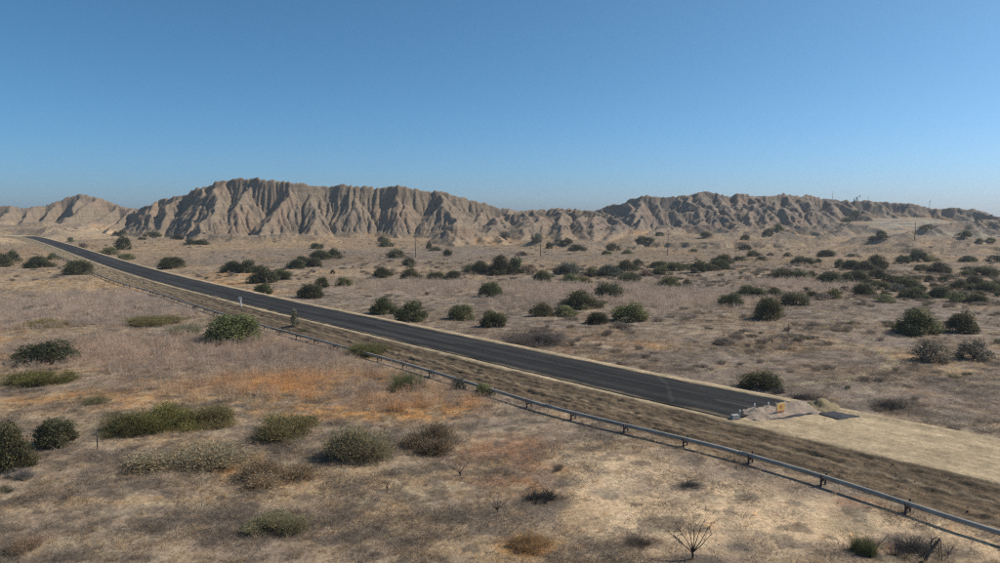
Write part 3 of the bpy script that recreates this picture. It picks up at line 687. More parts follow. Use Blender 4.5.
def scatter(name, P, scl, tint, templates, label, cat, tilt=.15, seed=1):
    rg = np.random.default_rng(seed); n = len(P)
    me = bpy.data.meshes.new(name); me.vertices.add(n); me.vertices.foreach_set('co', np.asarray(P, np.float32).ravel())
    def put(nm, typ, data, key='value'): me.attributes.new(nm, typ, 'POINT').data.foreach_set(key, np.asarray(data, np.float32).ravel())
    put('rotv', 'FLOAT_VECTOR', np.c_[rg.normal(0, tilt, n), rg.normal(0, tilt, n), rg.uniform(0, 6.283, n)], 'vector')
    put('sclv', 'FLOAT_VECTOR', scl if np.ndim(scl) == 2 else np.repeat(np.asarray(scl)[:, None], 3, 1), 'vector')
    put('tint', 'FLOAT_COLOR', np.c_[tint, np.ones(n)], 'color')
    me.attributes.new('pick', 'INT', 'POINT').data.foreach_set('value', rg.integers(0, len(templates), n).astype(np.int32))
    o = link(name, me, None, kind='stuff', label=label, category=cat)
    g = bpy.data.node_groups.new(name + '_scatter', 'GeometryNodeTree')
    g.interface.new_socket('Geometry', in_out='INPUT', socket_type='NodeSocketGeometry'); g.interface.new_socket('Geometry', in_out='OUTPUT', socket_type='NodeSocketGeometry')
    gi = g.nodes.new('NodeGroupInput'); go = g.nodes.new('NodeGroupOutput'); io = g.nodes.new('GeometryNodeInstanceOnPoints'); jn = g.nodes.new('GeometryNodeJoinGeometry')
    for tm in templates:
        to = bpy.data.objects.new(name + '_plant', tm); oi = g.nodes.new('GeometryNodeObjectInfo'); oi.inputs['Object'].default_value = to; oi.inputs['As Instance'].default_value = True
        g.links.new(oi.outputs['Geometry'], jn.inputs[0])
    def na(nm, typ):
        q = g.nodes.new('GeometryNodeInputNamedAttribute'); q.data_type = typ; q.inputs[0].default_value = nm; return q.outputs[0]
    g.links.new(gi.outputs[0], io.inputs['Points']); g.links.new(jn.outputs[0], io.inputs['Instance'])
    io.inputs['Pick Instance'].default_value = True; g.links.new(na('pick', 'INT'), io.inputs['Instance Index'])
    g.links.new(na('rotv', 'FLOAT_VECTOR'), io.inputs['Rotation']); g.links.new(na('sclv', 'FLOAT_VECTOR'), io.inputs['Scale'])
    g.links.new(io.outputs[0], go.inputs[0])
    md = o.modifiers.new('scatter', 'NODES'); md.node_group = g
    return o

def sample(n, y0, y1, pw=1.5, seed=1, um=.82):
    """points on the plain, denser near the camera (density falls as Y**-pw)"""
    rg = np.random.default_rng(seed); e = 2 - pw; q = rg.random(n)
    Y = (y0 ** e + (y1 ** e - y0 ** e) * q) ** (1 / e) if abs(e) > 1e-6 else y0 * (y1 / y0) ** q
    X = rg.uniform(-um, um, n) * Y; m = road_dist(X, Y) > 6.4; return X[m], Y[m]

def zone(X, Y, lst):
    """density field from pixel ellipses (px,py,rx,ry,weight)"""
    z = np.zeros(len(X)); wv = fbm(X / 4, Y / 4, 301, 3) - .5
    for px, py, rx, ry, wt in lst:
        p = onplane(px, py); a = onplane(px + rx, py); q = onplane(px, py - ry); q2 = onplane(px, py + ry); ay = .5 * (abs(q[1] - p[1]) + abs(q2[1] - p[1]))
        d = np.hypot((X - p[0]) / abs(a[0] - p[0]), (Y - p[1]) / ay) + wv * .9
        z = np.maximum(z, wt * (1 - sst(.7, 1.15, d)))
    return z

rg = np.random.default_rng(99)
SANDY = [(680, 500, 130, 42, 1), (830, 525, 160, 34, 1), (600, 462, 60, 16, .8), (960, 545, 60, 20, 1), (380, 480, 50, 8, .5), (870, 352, 60, 9, .6)]
# 1 dry grass tufts
X, Y = sample(95000, 20, 330, 1.55, 5); bare = zone(X, Y, SANDY); dens = (.14 + .85 * sst(.42, .62, fbm(X / 5, Y / 5, 311, 4))) * (.55 + .45 * sst(35, 60, Y)); dens = dens * (1 - .93 * bare)
m = rg.random(len(X)) < dens; X, Y = X[m], Y[m]; n = len(X)
tint = ground_colour(X, Y) * 1.75 * rg.uniform(.7, 1.35, (n, 1)) * np.array([1.03, 1.0, .92])
k = (rg.random((n, 1)) < .38) * .7; tint = tint * (1 - k) + np.array([.52, .40, .25]) * k
sc = rg.uniform(.5, 1.2, n) * (.62 + .2 * sst(40, 60, Y) + .45 * sst(60, 200, Y)); sc = np.c_[sc * 1.15, sc * 1.15, sc * (.85 + .15 * sst(30, 70, Y))]
T_grass = [blades(34, .16, .12, .42, .45, .006, 1), blades(40, .22, .08, .30, .6, .006, 2), blades(26, .12, .2, .5, .35, .005, 3), blades(46, .3, .05, .22, .9, .007, 4)]
scatter('dry_grass', np.c_[X, Y, height(X, Y)], sc, tint, T_grass, 'dry straw and grey grass tufts covering the plain', 'grass', seed=2)
# 2 tall dead weeds
WEED = [(110, 306, 150, 18, 1), (200, 350, 190, 20, .75), (330, 365, 120, 18, .7), (420, 400, 80, 14, .6), (430, 287, 90, 6, .7), (560, 290, 90, 8, 1), (690, 299, 100, 8, 1), (800, 287, 60, 6, .9), (530, 303, 70, 6, .8), (640, 290, 60, 8, .9), (300, 390, 130, 14, .5)]
X, Y = sample(95000, 30, 220, 1.15, 8); dens = zone(X, Y, WEED) * sst(7.6, 9.5, road_dist(X, Y)); m = rg.random(len(X)) < dens; X, Y = X[m], Y[m]; n = len(X)
gcw = ground_colour(X, Y); sat_ = np.clip((gcw[:, :1] / np.maximum(gcw[:, 2:], .01) - 1.9) / 1.6, 0, 1); tint = gcw * (.9 + .25 * sat_) + np.array([.38, .31, .25]) * .68 * (1 - .35 * sat_); tint = tint * rg.uniform(.7, 1.25, (n, 1))
T_weed = [blades(12, .3, .35, .85, .25, .006, 11, 'weed'), blades(10, .25, .5, 1.0, .2, .006, 12, 'weed'), blades(16, .4, .25, .6, .35, .006, 13, 'weed')]
scatter('dead_weeds', np.c_[X, Y, height(X, Y)], rg.uniform(.6, 1.1, n) * (1 + .35 * sst(80, 120, Y)), tint, T_weed, 'stands of thin lilac grey dead weed stalks', 'weeds', .08, 3)
# 3 flattened litter and low dark brush
X, Y = sample(60000, 20, 300, 1.4, 12); bare = zone(X, Y, SANDY); far = (road_dist(X, Y) < 400) & (Y > 0)
beyond = (X * .743 + Y * .669 > 40); dens = .12 + .55 * sst(.5, .64, fbm(X / 3.2, Y / 3.2, 321, 4)) + .5 * beyond * sst(.46, .6, fbm(X / 6, Y / 6, 325, 4)); dens = dens * (1 - .55 * bare)
m = rg.random(len(X)) < dens; X, Y = X[m], Y[m]; n = len(X)
g = rg.random((n, 1)); tint = np.array([.12, .10, .085]) * (1 - g) + np.array([.30, .25, .20]) * g; tint = tint * rg.uniform(.7, 1.3, (n, 1))
T_mat = [blades(60, .35, .15, .5, .3, .006, 21, flat=.8), blades(50, .5, .1, .45, .3, .007, 22, flat=.7), blades(70, .45, .1, .3, .3, .006, 23, flat=.85)]
scatter('flattened_brush', np.c_[X, Y, height(X, Y)], np.c_[rg.uniform(.6, 1.8, n), rg.uniform(.6, 1.5, n), rg.uniform(.5, 1.1, n)], tint, T_mat, 'flattened grey dead brush and litter lying on the soil', 'brush', .05, 4)
# 3b low twiggy dead scrub, thick among the far shrubs
SCRUB = [(900, 282, 120, 20, .9), (700, 275, 150, 12, .6), (560, 275, 90, 10, .6), (850, 345, 160, 40, .45), (640, 345, 130, 30, .4), (930, 400, 80, 30, .5), (820, 372, 60, 14, .9), (260, 275, 70, 12, .4), (520, 470, 70, 30, .35), (120, 500, 160, 40, .18), (440, 268, 120, 8, .35)]
X, Y = sample(26000, 24, 300, 1.2, 31); dens = zone(X, Y, SCRUB) * sst(.42, .6, fbm(X / 4, Y / 4, 331, 4)) * (.35 + .65 * sst(40, 75, Y)) + .02 * sst(60, 90, Y); m = rg.random(len(X)) < dens; X, Y = X[m], Y[m]; n = len(X)
g = rg.random((n, 1)); tint = np.array([.15, .118, .092]) * (1 - g) + np.array([.31, .255, .205]) * g
gr = rg.random((n, 1)) < .10; tint = np.where(gr, np.array([.12, .12, .07]), tint)
T_scrub = [blades(110, .28, .15, .45, .8, .005, 25, 'weed'), blades(90, .35, .1, .35, 1.0, .006, 26, 'weed')]
scatter('dead_scrub', np.c_[X, Y, height(X, Y)], np.c_[rg.uniform(.6, 1.7, n), rg.uniform(.6, 1.6, n), rg.uniform(.5, 1.2, n)] * (.6 + .4 * sst(35, 80, Y))[:, None], tint, T_scrub, 'low twiggy grey brown scrub between the shrubs', 'scrub', .08, 8)
X = rg.uniform(.08, .8, 9000); Y = rg.uniform(285, 368, 9000); X = X * Y; Z = height(X, Y); m = (rg.random(len(X)) < .16 * sst(.5, .62, fbm(X / 14, Y / 14, 341, 3)) + .02) & (Z - plain(X, Y) > 2.5); X, Y, Z = X[m], Y[m], Z[m]; n = len(X)
scatter('hill_scrub', np.c_[X, Y, Z], np.c_[rg.uniform(.8, 2.4, n), rg.uniform(.8, 2.4, n), rg.uniform(.8, 1.8, n)], np.array([.085, .08, .06]) * rg.uniform(.7, 1.5, (n, 1)), T_scrub, 'sparse dark scrub dotting the broken right hills', 'scrub', .1, 9)
# 4 stones and clods on the embankment and along the pipe
ns = 4200; s_ = rg.uniform(0, 1, ns) ** 1.6 * 150; o_ = rg.normal(5.1, .9, ns); m = (o_ > 3.6) & (o_ < 7.6); s_, o_ = s_[m], o_[m]; X, Y = road_at(s_, o_)
Z = np.interp(o_, [3.3, 3.5, 4.45, 4.75, 6.15, 6.6, 8.2], [.70, .62, .36, .33, .06, .0, .0]); n = len(X)
g = (rg.random((n, 1)) < .03) * 1.0; tint = np.array([.17, .133, .083]) * rg.uniform(.8, 1.25, (n, 1)) * (1 - g) + np.array([.40, .34, .26]) * g
scatter('earth_clods', np.c_[X, Y, Z], rg.uniform(.02, .055, n) * (1 + 1.0 * (rg.random(n) < .03)), tint, [stones(1), stones(2), stones(3)], 'earth clods and pale stones strewn down the embankment', 'clods', .6, 5)
X, Y = sample(2600, 21, 120, 1.6, 17); n = len(X); g = rg.random((n, 1)); tint = np.array([.30, .25, .19]) * (1 - g) + np.array([.12, .1, .085]) * g
scatter('loose_stones', np.c_[X, Y, height(X, Y)], rg.uniform(.02, .075, n), tint, [stones(4), stones(5)], 'small loose stones scattered over the bare soil', 'stones', .6, 6)

# ------------------------------------------------------------------ shrubs
def shrub_mesh(seed, n=5200, lobes=13, leaf=.034, squash=.9, shell=.22, spread=.33, name='foliage', top=1.0):
    """unit shrub: about 1 wide and 1 tall, leaves over a cluster of lobes"""
    rg = np.random.default_rng(seed); L = []
    for i in range(lobes):
        a = i * 2.4 + rg.normal(0, .5); r = spread * math.sqrt((i + .3) / lobes) * rg.uniform(.7, 1.2)
        R_ = rg.uniform(.11, .24); zc = (.70 * top - .42 * (r / spread) ** 1.6) * rg.uniform(.66, 1.16); L.append((r * math.cos(a), r * math.sin(a), max(zc, .17), R_))
    for i in range(lobes // 2):
        a = rg.uniform(0, 6.28); L.append((.36 * math.cos(a), .36 * math.sin(a), rg.uniform(.08, .2), rg.uniform(.11, .17)))
    L = np.array(L); w = L[:, 3] ** 2; pick = rg.choice(len(L), n, p=w / w.sum())
    d = rg.normal(0, 1, (n, 3)); d /= np.linalg.norm(d, axis=1)[:, None]
    clump = .62 + .72 * vn(d[:, 0] * 3.4 + pick * 7, d[:, 1] * 3.4 + d[:, 2] * 3.4, seed)
    rad = (L[pick, 3] * clump * (1 - shell * rg.random(n) ** 1.6))[:, None]
    p = L[pick, :3] + d * rad * np.array([1, 1, 1.05]); p[:, 2] = np.abs(p[:, 2]) + .01
    stray = rg.random(n) < .10; p[stray] += d[stray] * rg.uniform(.02, .10, (stray.sum(), 1)); p[:, 2] = np.maximum(p[:, 2], .01)
    nrm = d + rg.normal(0, .55, (n, 3)); nrm /= np.linalg.norm(nrm, axis=1)[:, None]
    t1 = np.cross(nrm, rg.normal(0, 1, (n, 3))); t1 /= np.linalg.norm(t1, axis=1)[:, None]; t2 = np.cross(nrm, t1)
    a = (leaf * rg.uniform(.6, 1.4, n))[:, None]; b = a * rg.uniform(.35, .6, (n, 1))
    co = np.stack([p - t1 * a, p + t2 * b, p + t1 * a, p - t2 * b], 1).reshape(-1, 3)
    c = rg.uniform(.6, 1.45, (n, 1)) * np.array([1, 1, 1]); warm = rg.random((n, 1)) < .12; c = np.where(warm, c * np.array([1.5, 1.15, .9]), c)
    lob = (.62 + .76 * rg.random(len(L)))[pick][:, None]
    return mesh_np(name, co, np.arange(n * 4).reshape(-1, 4), M_leaf, np.repeat(c * lob, 4, 0))

def feather_mesh(seed, n=3600, seg=3, name='foliage', w=.0028, leafy=3, droop=.6):
    """unit sprawling shrub: many thin arching shoots with small leaves"""
    rg = np.random.default_rng(seed); v = []; f = []; c = []
    roots = [(rg.normal(0, .19), rg.normal(0, .19)) for _ in range(26)]
    for i in range(n):
        rx, ry = roots[rg.integers(len(roots))]; a = rg.uniform(0, 6.283); el = rg.uniform(.15, 1.45); ln = rg.uniform(.12, .30) if el < .9 else rg.uniform(.2, .75)
        hs = math.cos(el) * ln; vs = math.sin(el) * ln * 1.15; col = rg.uniform(.6, 1.45); wa = rg.uniform(0, 3.14); wx, wy = math.cos(wa) * w, math.sin(wa) * w
        P = []
        for k in range(seg + 1):
            t = k / seg; P.append((rx + math.cos(a) * hs * t, ry + math.sin(a) * hs * t, max(.005, vs * t - droop * hs * t * t * .5)))
        b = len(v)
        for k, p in enumerate(P): q = 1 - .6 * k / seg; v += [(p[0] - wx * q, p[1] - wy * q, p[2]), (p[0] + wx * q, p[1] + wy * q, p[2])]; c += [col] * 2
        for k in range(seg): f.append((b + 2 * k, b + 2 * k + 1, b + 2 * k + 3, b + 2 * k + 2))
        for k in range(leafy):
            t = rg.uniform(.3, 1); j = min(int(t * seg), seg - 1); p = np.array(P[j]) * (1 - (t * seg - j)) + np.array(P[j + 1]) * (t * seg - j)
            d1 = rg.normal(0, 1, 3); d1 /= np.linalg.norm(d1); d2 = np.cross(d1, rg.normal(0, 1, 3)); d2 /= np.linalg.norm(d2); b = len(v); d1 *= .015; d2 *= .007
            v += [tuple(p - d1), tuple(p + d2), tuple(p + d1), tuple(p - d2)]; f.append((b, b + 1, b + 2, b + 3)); c += [col * rg.uniform(.9, 1.2)] * 4
    return mesh_np(name, np.array(v), np.array(f), M_leaf, np.repeat(np.array(c)[:, None], 3, 1))

def stem_mesh(seed, n=8, r=.02):
    rg = np.random.default_rng(seed); mb = MB()
    for i in range(n):
        a = rg.uniform(0, 6.283); h = rg.uniform(.4, .72); sp = rg.uniform(.1, .32)
        pts = [(.03 * math.cos(a), .03 * math.sin(a), -.06), (.3 * sp * math.cos(a), .3 * sp * math.sin(a), .3 * h), (.7 * sp * math.cos(a + .25), .7 * sp * math.sin(a + .25), .65 * h), (sp * math.cos(a + .1), sp * math.sin(a + .1), h)]
        mb.tube(pts, [r, r * .8, r * .5, r * .2], 5)
    return mb.mesh('stem', M_bark, True)

def cloud_mesh(seed, n=17000, name='foliage', sliver=(.024, .0040), upr=.9):
    """unit soft sprawling shrub: fine slivers filling low overlapping lobes, thinning outwards"""
    rg = np.random.default_rng(seed); L = []
    for i in range(17):
        a = rg.uniform(0, 6.283); r = .36 * math.sqrt(rg.random()); L.append((r * math.cos(a), r * math.sin(a), rg.uniform(.08, .5) * (1 - r), rg.uniform(.13, .27)))
    L = np.array(L); pick = rg.choice(len(L), n, p=L[:, 3] ** 2 / (L[:, 3] ** 2).sum()); d = rg.normal(0, 1, (n, 3)); d /= np.linalg.norm(d, axis=1)[:, None]
    rad = L[pick, 3] * (rg.random(n) ** .6) * (1 + .35 * rg.random(n) ** 6) * (.8 + .4 * vn(d[:, 0] * 4 + pick * 5, d[:, 1] * 4 + d[:, 2] * 4, seed))
    p = L[pick, :3] + d * rad[:, None] * np.array([1, 1, 1.15]); p[:, 2] = np.abs(p[:, 2])
    t1 = d * .6 + rg.normal(0, .5, (n, 3)) + np.array([0, 0, upr]); t1 /= np.linalg.norm(t1, axis=1)[:, None]
    t2 = np.cross(t1, rg.normal(0, 1, (n, 3))); t2 /= np.linalg.norm(t2, axis=1)[:, None]
    a = (sliver[0] * rg.uniform(.5, 1.6, n))[:, None]; b = (sliver[1] * rg.uniform(.7, 1.5, n))[:, None]
    co = np.stack([p - t1 * a, p + t2 * b, p + t1 * a, p - t2 * b], 1).reshape(-1, 3)
    c = rg.uniform(.6, 1.5, (n, 1)) * (.75 + .5 * rg.random(len(L)))[pick][:, None] * np.ones((1, 3)); dry = rg.random((n, 1)) < .18; c = np.where(dry, c * np.array([1.6, 1.25, 1.0]), c)
    return mesh_np(name, co, np.arange(n * 4).reshape(-1, 4), M_leaf, np.repeat(c, 4, 0))
DOME = [shrub_mesh(1, 9000, 15, .023), shrub_mesh(2, 9500, 19, .023, spread=.38), shrub_mesh(3, 9000, 12, .023, spread=.34), shrub_mesh(4, 9800, 22, .022, spread=.36), shrub_mesh(5, 9000, 16, .024, spread=.37)]
FARD = [shrub_mesh(11, 2200, 13, .042, spread=.42), shrub_mesh(12, 2400, 16, .042, spread=.44), shrub_mesh(13, 2000, 11, .044, spread=.38), shrub_mesh(14, 2400, 18, .04, spread=.42), shrub_mesh(15, 2200, 12, .042, spread=.4), shrub_mesh(16, 2200, 15, .042, spread=.46)]
FEAT = [feather_mesh(21, 2800), feather_mesh(22, 3000), feather_mesh(23, 2600, droop=.9)]
CLOUD = [cloud_mesh(71), cloud_mesh(72), cloud_mesh(73), cloud_mesh(74)]
CONE = [shrub_mesh(31, 1800, 8, .04, spread=.22, top=1.15)]
LOOSE = [shrub_mesh(41, 2600, 17, .034, shell=.5, spread=.40), shrub_mesh(42, 3000, 20, .032, shell=.5, spread=.42)]
STEM = [stem_mesh(51), stem_mesh(52, 10), stem_mesh(53, 7)]

TINT = dict(dark=(.076, .076, .037), green=(.100, .102, .045), bright=(.098, .112, .048), olive=(.140, .140, .068), fuzz=(.185, .165, .108), brown=(.165, .130, .098), blue=(.085, .098, .070), grey=(.130, .122, .096), yellow=(.17, .155, .07))
ORD = ['first', 'second', 'third', 'fourth', 'fifth', 'sixth', 'seventh', 'eighth', 'ninth', 'tenth', 'eleventh', 'twelfth', 'thirteenth', 'fourteenth', 'fifteenth', 'sixteenth', 'seventeenth', 'eighteenth', 'nineteenth', 'twentieth']
WORD = dict(dark='dark green', green='green', bright='bright green', olive='olive green', fuzz='grey olive', brown='dry brown', blue='bluish green', grey='grey green', yellow='yellowish green')
srg = np.random.default_rng(2024)

def shrub(px, py, w, h, kind, tint, label, group=None):
    """px,py: middle of the foot in the photo; w,h: photo size in pixels"""
    p = hit(px, py); D = p[1] / math.cos(PITCH) * 1.0; wm = w * D / F; hm = h * D / F
    dep = wm * srg.uniform(.75, .95); y = p[1] + dep * .42; x = p[0] * y / p[1]; z = hz(x, y)
    # the crown is seen a little from above: part of the pixel height is its depth
    hm = max(hm - dep * .55 * (CH - z) / D, hm * .62)
    tc = np.array(TINT[tint]) * 1.24 * srg.uniform(.75, 1.3) * srg.uniform(.92, 1.08, 3)
    rz = srg.uniform(0, 6.283); pool = dict(dome=DOME, feather=FEAT, cone=CONE, loose=LOOSE)[kind]
    if kind == 'feather' and w > 34: pool = CLOUD; hm *= 1.32; tc = tc * (np.array([1.08, 1.04, 1.0]) if tint == 'fuzz' else np.array([1.42, 1.3, 1.15]))
    far = w < 15 and kind in ('dome', 'loose')
    if far: pool = FARD
    me = pool[srg.integers(len(pool))]; k = (.98 if w >= 26 else 1.28) if kind != 'feather' else 1.12; hm *= (1.18 if w >= 26 else 1.27) if kind != 'feather' else 1.3
    sx, sy = (wm * k, dep * k)
    # rotate the unit shape first, then squash it to the seen width: use a small set of turns that keep the axes
    turn = int(srg.integers(4)); rz = turn * math.pi / 2; sc = (sx, sy) if turn % 2 == 0 else (sy, sx)
    if far:
        o = link('shrub', me); o.location = (x, y, z - .04 * hm); o.scale = (sc[0], sc[1], hm * 1.08); o.rotation_euler[2] = rz; o.color = (*tc, 1)
    else:
        o = empty('shrub', (x, y, z - .03 * hm), label, 'shrub', group, rz); o.scale = (sc[0], sc[1], hm * 1.06)
        fo = link('foliage', me, o); fo.color = (*tc, 1)
        st = link('stem', STEM[srg.integers(3)], o)
        if kind == 'feather': st.scale = (.5, .5, .45)
        if kind == 'cone': st.scale = (.6, .6, 1)
    o['label'] = label; o['category'] = 'shrub'
    if group: o['group'] = group

NEAR = [  # individually described shrubs: px, py, w, h, kind, tint, label
 (46, 367, 64, 29, 'dome', 'dark', 'dense dark dome-shaped shrub behind a low green thicket at the left'),
 (41, 388, 70, 21, 'feather', 'green', 'low spreading green shrub at the foot of the dark dome shrub'),
 (236, 345, 66, 35, 'dome', 'bright', 'largest bright green shrub beside the pipeline, in front of the white marker post'),
 (407, 393, 33, 23, 'feather', 'bright', 'upright green shrub alone in orange grass just below the pipeline'),
 (13, 476, 50, 56, 'dome', 'green', 'big dark shrub cut by the left edge of the picture'),
 (56, 451, 46, 38, 'dome', 'green', 'dark leaning shrub to the right of the big shrub at the left edge'),
 (48, 329, 42, 11, 'feather', 'olive', 'low olive mat of a shrub in the lilac weeds above the dark dome shrub'),
 (152, 327, 66, 11, 'feather', 'olive', 'long low olive shrub left of the largest bright green shrub'),
 (187, 335, 28, 13, 'feather', 'fuzz', 'dry grey olive shrub touching the left side of the largest bright green shrub'),
 (128, 439, 56, 27, 'feather', 'green', 'leftmost green lobe of the sprawling thicket in the left foreground'),
 (172, 434, 66, 34, 'feather', 'green', 'tallest middle shrub of the sprawling thicket in the left foreground'),
 (213, 429, 56, 26, 'feather', 'olive', 'yellowish right end of the sprawling thicket in the left foreground'),
 (284, 442, 78, 32, 'feather', 'olive', 'wide olive sprawling shrub right of the left foreground thicket'),
 (358, 464, 76, 43, 'feather', 'fuzz', 'fuzzy grey olive shrub, the tallest in the middle foreground'),
 (426, 456, 62, 34, 'feather', 'fuzz', 'fuzzy grey olive shrub, rightmost of the foreground thickets'),
 (190, 474, 124, 26, 'feather', 'fuzz', 'very wide low grey shrub below the sprawling thicket'),
 (277, 492, 80, 28, 'feather', 'fuzz', 'dull grey brown low shrub under the wide olive sprawling shrub'),
 (275, 541, 62, 28, 'feather', 'fuzz', 'grey brown tuft-like shrub lowest in the left half of the picture'),
 (95, 405, 28, 9, 'feather', 'olive', 'tiny olive shrub between the dark dome shrub and the sprawling thicket'),
 (25, 556, 40, 18, 'feather', 'fuzz', 'grey tuft-like shrub in the bottom left corner'),
 (367, 358, 47, 16, 'feather', 'green', 'low green shrub growing over the pipeline near the middle of the road'),
 (295, 331, 11, 18, 'cone', 'grey', 'narrow conical grey green bush standing behind the pipeline'),
 (306, 335, 15, 8, 'feather', 'green', 'small green tuft at the pipeline right of the conical bush'),
 (458, 390, 13, 11, 'dome', 'blue', 'tiny dark shrub in the shadow under the pipeline'),
 (484, 397, 19, 13, 'dome', 'olive', 'small olive shrub against a pipeline post'),
 (862, 557, 25, 27, 'feather', 'green', 'small green shrub on dark ground at the bottom right'),
 (916, 337, 50, 30, 'dome', 'dark', 'tall dark shrub, left one of the upper pair at the right edge'),
 (960, 334, 35, 26, 'dome', 'dark', 'rounded dark shrub, right one of the upper pair at the right edge'),
 (931, 364, 43, 24, 'loose', 'grey', 'greyish twiggy shrub, left one of the lower pair at the right edge'),
 (974, 362, 36, 23, 'loose', 'grey', 'grey green shrub, right one of the lower pair at the right edge'),
 (760, 392, 46, 23, 'dome', 'dark', 'dark shrub on the far verge behind the end of the asphalt'),
 (723, 346, 17, 8, 'loose', 'grey', 'small lone grey shrub above the far end of the paved road'),
 (769, 321, 24, 24, 'dome', 'dark', 'upright dark shrub standing alone in front of a row of shrubs'),
 (384, 315, 32, 18, 'dome', 'green', 'green shrub on the far verge, left of a touching pair'),
 (411, 323, 35, 22, 'dome', 'green', 'bushier green shrub on the far verge, right of a touching pair'),
 (462, 321, 31, 18, 'dome', 'green', 'wide shrub behind the road between the touching pair and a round shrub'),
 (494, 328, 29, 20, 'dome', 'dark', 'round dark shrub behind the road just left of a grey brush pile'),
 (490, 298, 28, 17, 'dome', 'green', 'bright-topped shrub alone in the lilac weeds behind the road'),
 (311, 299, 32, 17, 'dome', 'dark', 'dark shrub on the far verge right of the white marker post'),
 (322, 288, 11, 11, 'dome', 'dark', 'small shrub rising behind the right shoulder of the verge shrub'),
 (344, 286, 11, 9, 'dome', 'green', 'small round shrub right of the dark verge shrub'),
 (263, 295, 15, 12, 'dome', 'green', 'small rounded shrub nearest the asphalt behind the white marker post'),
 (173, 269, 31, 13, 'dome', 'dark', 'wide dark shrub behind the road between road bend and shrub cluster'),
 (124, 250, 12, 13, 'dome', 'dark', 'tall dark shrub on the far side of the road bend'),
 (80, 275, 25, 15, 'dome', 'green', 'rounded green shrub on the near side of the road bend by the pipeline end'),
 (40, 268, 23, 11, 'dome', 'dark', 'dark shrub left of the rounded green shrub near the pipeline end'),
 (3, 267, 16, 14, 'dome', 'dark', 'dark shrub touching the left edge below the road bend'),
 (13, 263, 12, 11, 'dome', 'dark', 'small dark shrub just right of the one touching the left edge'),
 (53, 260, 8, 6, 'dome', 'green', 'little shrub between the pipeline end and the road bend'),
 (580, 310, 46, 20, 'dome', 'dark', 'broad dark shrub behind the middle of the road'),
 (541, 317, 28, 14, 'dome', 'green', 'green shrub left of the broad dark shrub behind the road'),
 (566, 317, 20, 11, 'dome', 'olive', 'small shrub in front of the left foot of the broad dark shrub'),
 (609, 298, 31, 17, 'dome', 'dark', 'rounded dark shrub directly behind the broad dark shrub'),
 (598, 325, 20, 13, 'dome', 'dark', 'small round shrub left of the long green shrub behind the road'),
 (629, 323, 39, 22, 'dome', 'green', 'long green shrub rising to the right behind the road'),
]
for q in NEAR: shrub(*q)

